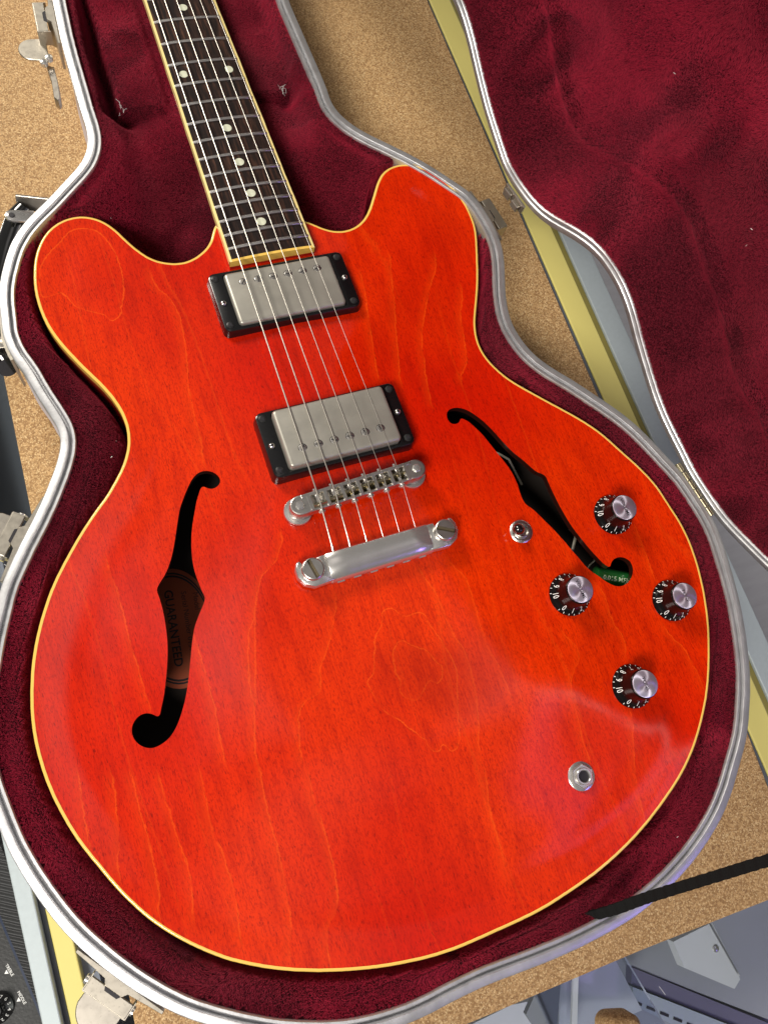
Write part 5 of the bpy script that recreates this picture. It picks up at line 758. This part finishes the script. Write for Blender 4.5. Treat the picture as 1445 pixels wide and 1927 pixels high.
for s_ in (-1, 1):
    def xo(y, s_=s_):
        e = .22 * math.sin(y * .9) * (abs(math.sin(y * .13)) > .8)
        a_, b_ = sorted((s_ * (fw_(y) / 2 - 1.6), s_ * (fw_(y) / 2 + e))); return np.array([a_, (a_ + b_) / 2, b_])
    board('fretboard_binding', M_BINDN, xo, lambda x, y: zf(y) - 1.1 + crown(x) + .02, -6.3, ysn, fb)
board('end_binding', M_BIND, lambda y: np.linspace(-fw_(y) / 2, fw_(y) / 2, 9), lambda x, y: zf(y) - 1.1 + crown(x) + .01, -6.3, [YB - .1, YB + 1.0, YB + 1.7], fb)
for n_ in range(1, 23):
    y = fy(n_); w = fw_(y) - 3.0; V = []; F = []
    xs_ = np.linspace(-w / 2, w / 2, 13)
    pr = ((-1.25, -1.2), (-1.05, -.45), (-.5, -.03), (0, .04), (.5, -.03), (1.05, -.45), (1.25, -1.2))
    for i, x in enumerate(xs_):
        e = .55 if i in (0, 12) else 1
        for a_, b_ in pr: V.append((x, y + a_ * (.9 if e < 1 else 1), zf(y) + crown(x) + (b_ if e == 1 else b_ - .35) - (0 if b_ > -1 else .4)))
    for i in range(12):
        for k in range(6): F.append((i * 7 + k, (i + 1) * 7 + k, (i + 1) * 7 + k + 1, i * 7 + k + 1))
    F += [tuple(range(7))[::-1], tuple(84 + k for k in range(7))]
    add('fret', V, [f[::-1] for f in F], M_FRET, fb)
inl = None
for n_, x in ((3, 0), (5, 0), (7, 0), (9, 0), (12, -15.9), (12, 15.9), (15, 0), (17, 0), (19, 0), (21, 0)):
    y = (fy(n_) + fy(n_ - 1)) / 2; c = (x, y, zf(y) - 1.1 + crown(x))
    if inl is None: inl = Geo().lathe([(3.1, -.5), (3.1, .0), (3.0, .05)], 24).obj('inlay_dot', M_PEARL, fb, loc=c, rot=(-.05, 0, 0))
    else: again(inl, c)
# neck back: half round under the board, blending into the body
V = []; F = []; ys = np.linspace(YB + .2, 640, 40); K = 17
for y in ys:
    w = fw_(y) / 2 - .05; dep = 17 - .012 * (y - 165) + 14 * max(0, (235 - y) / 70)
    for k in range(K): a_ = math.pi * k / (K - 1); V.append((-w * math.cos(a_), y, zf(y) - 6.25 - dep * (math.sin(a_) ** .75)))
for j in range(len(ys) - 1):
    for k in range(K - 1): F.append((j * K + k, j * K + k + 1, (j + 1) * K + k + 1, (j + 1) * K + k))
    F.append((j * K, (j + 1) * K, (j + 1) * K + K - 1, j * K + K - 1))
F.append(tuple(range(K))); 
add('neck', V, [f[::-1] for f in F], M_SIDE, gtr)
hs = np.array([(-21, 626), (-36, 660), (-40, 790), (-26, 810), (0, 800), (26, 810), (40, 790), (36, 660), (21, 626)]); hs = hs if area2(hs) > 0 else hs[::-1]
Geo().stack([(hs, -38), (hs, -24)]).obj('headstock', M_BLACK, gtr, smooth=False)

# strings
def str_x(i, y):
    b0 = -25.6 + 10.15 * i; n0 = 1.3 + (i - 2.5) * 7.1; return b0 + (n0 - b0) * y / SCALE
GA = (.47, .38, .30, .22, .17, .14)
SADY = [-7.2, -5.9, -4.6, -3.6, -3.6, -2.4]
for i in range(6):
    ys_ = SADY[i]; xt = -26.2 + 10.25 * i
    pts = [(xt, -46, 9), (xt, -38.5, 13.2), (xt + .1, -35.5, 14.6), (str_x(i, ys_), ys_, 21.6)] + [(str_x(i, y), y, 21.8 - .0565 * y) for y in (30, 120, 250, 400, 624)] + [(str_x(i, 700) * 1.2, 700, -25)]
    Geo().tube(pts, GA[i], 8).obj('string', M_STEEL, gtr)
    pts2 = [(xt, -40, 12.5), (xt, -35.8, 14.4), (xt + .2, -31.5, 15.8)]
    if i < 3: Geo().tube(pts2, GA[i] * 1.5, 8).obj('string_winding', M_STEEL, gtr)

# pickups
def pickup(cy, zr, zc, pole_dy, slope):
    w, h = 89.6, 43.4
    P = rrect(w, h, 4, 5); base = rrect(w + 1.6, h + 1.6, 4.2, 5)
    zb = lambda x, y: zt(x, y + cy) - .4
    top = lambda dz: (lambda x, y: zr + dz + slope * y)
    g = Geo(); hole = rrect(71.6, 39.0, 2.4, 5)
    g.stack([(base, zb), (P, top(-1.0)), (inset(P, .3), top(-.3)), (inset(P, 1.0), top(0)), (hole, top(0)), (hole, top(-4))], cap0=False, cap1=False)
    ring = g.obj('pickup_ring', M_PLAST, gtr, loc=(0, cy, 0))
    C_ = rrect(70.6, 38.0, 2.6, 5); ct = lambda dz: (lambda x, y: zc + dz + slope * y)
    Geo().stack([(C_, ct(-9)), (C_, ct(-1.9)), (inset(C_, .35), ct(-.85)), (inset(C_, 1.0), ct(-.2)), (inset(C_, 2.0), ct(0))]).obj('pickup_cover', M_COVER, ring, loc=(0, cy, 0))
    po = None
    for i in range(6):
        x = (i - 2.5) * 9.85; c = (x, cy + pole_dy, zc + slope * pole_dy)
        if po is None:
            g = Geo().lathe([(2.75, 0.02), (2.75, .05), (2.45, .06)], 20, m=1, cap0=False).lathe([(2.4, 0), (2.35, .12), (2.1, .2), (.01, .22)], 20)
            a_ = .9; g.put([(math.cos(a_ + t) * r, math.sin(a_ + t) * r, .25) for t, r in ((.14, 2.05), (math.pi - .14, 2.05), (math.pi + .14, 2.05), (-.14, 2.05))], [(0, 1, 2, 3)], 1)
            po = g.obj('pole_screw', None, ring, loc=c, mats=[M_NICKEL, M_INK])
        else: again(po, c, rot=(0, 0, RNG.uniform(0, 3.1)))
    sc = None
    for x, y in ((-40.8, 17.2), (40.8, 17.2), (-40.8, -17.2), (40.8, -17.2)):
        c = (x, cy + y, zr + slope * y)
        if sc is None: sc = screw(c, 2.5, M_INKM, ring, 'ring_screw')
        else: again(sc, c, rot=(0, 0, RNG.uniform(0, 3)))
    hs_ = screw((-40.6, cy - 1, zr + .1), 1.9, M_NICKEL, ring, 'height_screw', 1.4); again(hs_, (40.6, cy + 1, zr + .1), rot=(0, 0, .6))
def screw(c, r, mat, parent, name, h=.7):
    g = Geo().lathe([(r, 0), (r * .92, h * .55), (r * .5, h), (.01, h * 1.05)], 18)
    for a_ in (.4, .4 + math.pi / 2):
        g.put([(math.cos(a_ + t) * q, math.sin(a_ + t) * q, h * 1.12) for t, q in ((.28, r * .62), (math.pi - .28, r * .62), (math.pi + .28, r * .62), (-.28, r * .62))], [(0, 1, 2, 3)], 1)
    return g.obj(name, None, parent, loc=c, mats=[mat, M_INK])
M_INKM = plain('blackened_screw', (.05, .05, .05), .35, metal=.8, var=.5, scale=400)
pickup(138.6, 6.9, 9.0, 10.2, -.05); pickup(37.3, 12.6, 18.2, -8.9, -.05)

# bridge
BR = math.atan2(3.2, 74.0); BC = (0, -3.4)
def brp(g): return g
g = Geo(); zb0, zb1 = 11.2, 19.4
for sx in (-1, 1):
    e = stadium(0, 0, 0, 6.1, 10) * [1, 1]; L_ = np.array([(sx * 37 + p[0], p[1]) for p in stadium(-2.8 if sx > 0 else 0, 0 if sx > 0 else 2.8, 0, 5.9, 10)])
    g.stack([(L_, zb0), (L_, zb1 - .8), (inset(L_, .3), zb1 - .2), (inset(L_, .9), zb1)])
def camber(x): return .5 * (1 - (x / 35) ** 2)
g.box(-35, 35, 3.4, 5.6, zb0, zb1 + .3, c=.5); g.box(-35, 35, -5.6, -3.9, zb0, zb1 - .7, c=.5); g.box(-35, 35, -5, 5, zb0, zb0 + 1.5)
for k in range(7): x = -30.6 + 10.2 * k; g.box(x - 1.3, x + 1.3, -5, 5, zb0, zb1 + .2, c=.4)
bridge = g.obj('bridge', M_NICKEL, gtr, smooth=False, loc=(BC[0], BC[1], 0), rot=(0, 0, BR))
def at_bridge(x, y): return (BC[0] + x * math.cos(BR) - y * math.sin(BR), BC[1] + x * math.sin(BR) + y * math.cos(BR))
sg = Geo(); sg.put([(-3.4, -2.4, 15), (3.4, -2.4, 15), (3.4, 2.6, 15), (-3.4, 2.6, 15), (-3.9, -.5, 20.9), (3.9, -.5, 20.9), (3.9, .5, 20.9), (-3.9, .5, 20.9)], [(3, 2, 1, 0), (4, 5, 6, 7), (0, 1, 5, 4), (1, 2, 6, 5), (2, 3, 7, 6), (3, 0, 4, 7)])
sw = Geo().lathe([(1.0, -7.4), (1.0, 5)], 12, M=Matrix.Rotation(math.pi / 2, 3, 'X')).lathe([(1.9, 6.0), (2.1, 6.6), (1.9, 7.6), (.8, 8.2), (.01, 8.3)], 16, M=Matrix.Rotation(math.pi / 2, 3, 'X'))
sd = sk = None
for i in range(6):
    x = -25.5 + 10.2 * i; y = SADY[i] + 3.4 - .15 * (i - 2.5)
    p = at_bridge(x, y - x * math.tan(BR) * .6); q = at_bridge(x, 0)
    if sd is None: sd = sg.obj('saddle', M_BRASS, bridge, smooth=False, loc=(p[0], p[1], 0), rot=(0, 0, BR)); sk = sw.obj('saddle_screw', M_CHROME, bridge, loc=(q[0], q[1], 16.6), rot=(0, 0, BR))
    else: again(sd, (p[0], p[1], 0)); again(sk, (q[0], q[1], 16.6))
for x in (-37, 37):
    p = at_bridge(x, 0)
    Geo().lathe([(2.7, 19.2), (2.7, 20.0), (2.2, 20.4), (.01, 20.5)], 6).obj('bridge_post', M_CHROME, bridge, smooth=False, loc=(p[0], p[1], 0))
    nt = 64; pr = []
    g = Geo(); V = []; F = []
    tw = [(8.2, 5.8), (8.5, 6.2), (8.5, 7.6), (8.1, 8.1), (5.5, 8.3), (5.5, 11.3)]
    for r, z in tw:
        for k in range(nt): a_ = 2 * math.pi * k / nt; rr = r - (.25 if k % 2 and r > 8.3 else 0); V.append((rr * math.cos(a_), rr * math.sin(a_), z))
    for a_ in range(len(tw) - 1):
        for k in range(nt): F.append((a_ * nt + k, a_ * nt + (k + 1) % nt, (a_ + 1) * nt + (k + 1) % nt, (a_ + 1) * nt + k))
    g.put(V, F).obj('thumbwheel', M_CHROME, bridge, loc=(p[0], p[1], 0))

# stop tailpiece
TY = -42.6
g = Geo(); V = []; F = []
prof = [(-9.0, 6.2), (-9.5, 9.0), (-9.1, 12.4), (-7.4, 14.6), (-3.5, 16.4), (1.5, 17.1), (4.8, 17.0), (6.7, 16.2), (7.5, 14.4), (7.6, 11.0), (6.8, 8.0), (4, 6.4)]
xs_ = [-31.6, -31.2, -20, 0, 20, 31.2, 31.6]
for i, x in enumerate(xs_):
    for y, z in prof: f_ = .965 if i in (0, 6) else 1; V.append((x, y * f_, 11 + (z - 11) * f_))
n = len(prof)
for i in range(len(xs_) - 1):
    for k in range(n): F.append((i * n + k, i * n + (k + 1) % n, (i + 1) * n + (k + 1) % n, (i + 1) * n + k))
F += [tuple(range(n)), tuple((len(xs_) - 1) * n + k for k in range(n))[::-1]]
g.put(V, [f[::-1] for f in F])
for k in range(6): x = -26 + 10.25 * k; g.box(x - 2.2, x + 2.2, -9.9, -9.0, 6.5, 8.6)
for sx in (-1, 1):
    ear = np.array([(30, -8.6), (42, -9.2), (47.5, -6.2), (50, -1.5), (50, 3.5), (48.4, 7.0), (46.6, 7.4), (45.2, 5.6), (43.5, 1.2), (41, -.3), (38.6, .5), (37.2, 3.4), (36.8, 7.0), (30, 7.2)]) * [sx, 1]
    ear = ear if area2(ear) > 0 else ear[::-1]
    g.stack([(ear, 8.2), (ear, 13.8), (inset(ear, .25), 14.3), (inset(ear, .7), 14.6)])
tail = g.obj('tailpiece', M_CHROME, gtr, loc=(0, TY, 0))
try:
    tail.data.polygons.foreach_set('use_smooth', np.full(len(tail.data.polygons), True)); tail.data.set_sharp_from_angle(angle=math.radians(35))
except Exception: pass
M_SLOT = plain('shaded_slot', (.16, .13, .08), .5, metal=.7)  # slot floor: shade of the recess put into a darker brownish metal colour
def stud(x, ang):
    g = Geo().lathe([(4.0, 4), (4.0, 13), (6.2, 14.4), (6.5, 15.0), (6.5, 18.4), (6.2, 18.9), (5.7, 19.15)], 40, cap1=False)
    # slotted head: two half discs and a recessed floor
    for s_ in (1, -1):
        pts = [(5.7 * math.cos(t), s_ * 5.7 * math.sin(t)) for t in np.linspace(.21, math.pi - .21, 20)]; pts = np.array(pts if s_ > 0 else pts)
        pts = pts if area2(pts) > 0 else pts[::-1]; g.stack([(pts, 17.2), (pts, 19.15)], cap0=False)
    g.stack([(np.array([(5.7, -1.15), (5.7, 1.15), (-5.7, 1.15), (-5.7, -1.15)]), 17.1), (np.array([(5.7, -1.15), (5.7, 1.15), (-5.7, 1.15), (-5.7, -1.15)]), 17.2)], 1)
    o = g.obj('tailpiece_stud', None, tail, mats=[M_NICKEL, M_SLOT], loc=(x, TY + .2, 0), rot=(0, 0, ang)); o.data.set_sharp_from_angle(angle=math.radians(35)); return o
stud(-41, math.radians(102)); stud(41, math.radians(-27))

# control knobs
def knob(x, y, word, a0):
    z = zt(x, y) - .1; c = (x, y, z)
    kb = Geo().lathe([(13.1, .4), (13.2, 1.0), (13.1, 1.6), (11.6, 3.0), (10.2, 4.6), (9.5, 6.2), (9.2, 8), (8.7, 15.0), (8.5, 15.9), (8.0, 16.3)], 56).obj('control_knob', M_KNOB, gtr, loc=c)
    Geo().lathe([(7.95, 16.2), (7.9, 16.75), (7.5, 16.95), (4, 16.97), (.01, 16.98)], 56, cap0=False).obj('knob_cap', M_CAP, kb, loc=c)
    V, F = text_geo(word, 3.1, .015)
    Geo().put([(v[1], -v[0], 17.03) for v in V], F).obj('lettering', M_INK, kb, smooth=False, loc=c, rot=(0, 0, .05))
    g = Geo()
    def place(u, r): # skirt surface point at polar (angle, radius)
        zz = np.interp(r, [9.5, 10.2, 11.6, 13.1], [6.2, 4.6, 3.0, 1.6]); return (r * math.cos(u), r * math.sin(u), zz + .14)
    for k in range(11):
        a_ = math.radians(a0 + 31 * k); V, F = text_geo(str(k), 3.7, .0)
        g.put([place(a_ + v[0] / 10.8, 10.75 - v[1] * .9) for v in V], F)
    for k in range(42):
        a_ = math.radians(a0 - 7.75 + 7.75 * k)
        if k % 2: continue
        g.put([place(a_ - .014, 13.0), place(a_ + .014, 13.0), place(a_ + .014, 12.5), place(a_ + .014, 12.2), place(a_ - .014, 12.2)], [(0, 1, 2, 3, 4)])
    g.obj('numerals', M_WHITE, kb, smooth=False, loc=c)
knob(159.2, -60.8, 'VOLUME', 214); knob(106.6, -100.5, 'VOLUME', 219); knob(174.3, -124.1, 'TONE', 214); knob(124.8, -164.0, 'TONE', 224)

# toggle switch and output jack
c = (92.2, -54.5, zt(92.2, -54.5))
tg_ = Geo().lathe([(7.4, .0), (7.4, .7), (6.6, 1.3), (5.2, 1.5), (4.6, 1.2), (4.5, 3.0), (3.9, 3.3), (3.2, 2.0)], 40).obj('toggle_switch', M_NICKEL, gtr, loc=c)
d = Vector((-6.2, .8, 11.0)).normalized(); Mq = Vector((0, 0, 1)).rotation_difference(d).to_matrix()
Geo().lathe([(1.6, 0), (1.7, 3.6), (2.7, 4.2), (3.3, 6.2), (3.5, 8.6), (3.2, 11), (2.3, 12.8), (1.0, 13.5), (.01, 13.7)], 24, M=Mq).obj('switch_tip', M_BLACK, tg_, loc=c)
c = (73.0, -200.4, zt(73, -200.4))
jk = Geo().lathe([(8.2, 0), (8.2, .6), (7.6, 1.0), (5, 1.1)], 40).obj('output_jack', M_CHROME, gtr, loc=c)
P = np.array([(7.0 * math.cos(math.radians(60 * k + 12)), 7.0 * math.sin(math.radians(60 * k + 12))) for k in range(6)])
Geo().stack([(P, 1.0), (P, 2.7), (P * .93, 3.1)]).obj('hex_nut', M_CHROME, jk, smooth=False, loc=c)
Geo().lathe([(4.8, 3.0), (4.8, 4.6), (4.4, 5.0), (3.7, 5.0), (3.3, 4.6), (3.3, 3.2)], 32, cap0=False, cap1=False).obj('jack_sleeve', M_CHROME, jk, loc=c)
Geo().lathe([(3.3, 3.25), (3.25, 3.3)], 32).obj('jack_hole', M_INK, jk, smooth=False, loc=c)
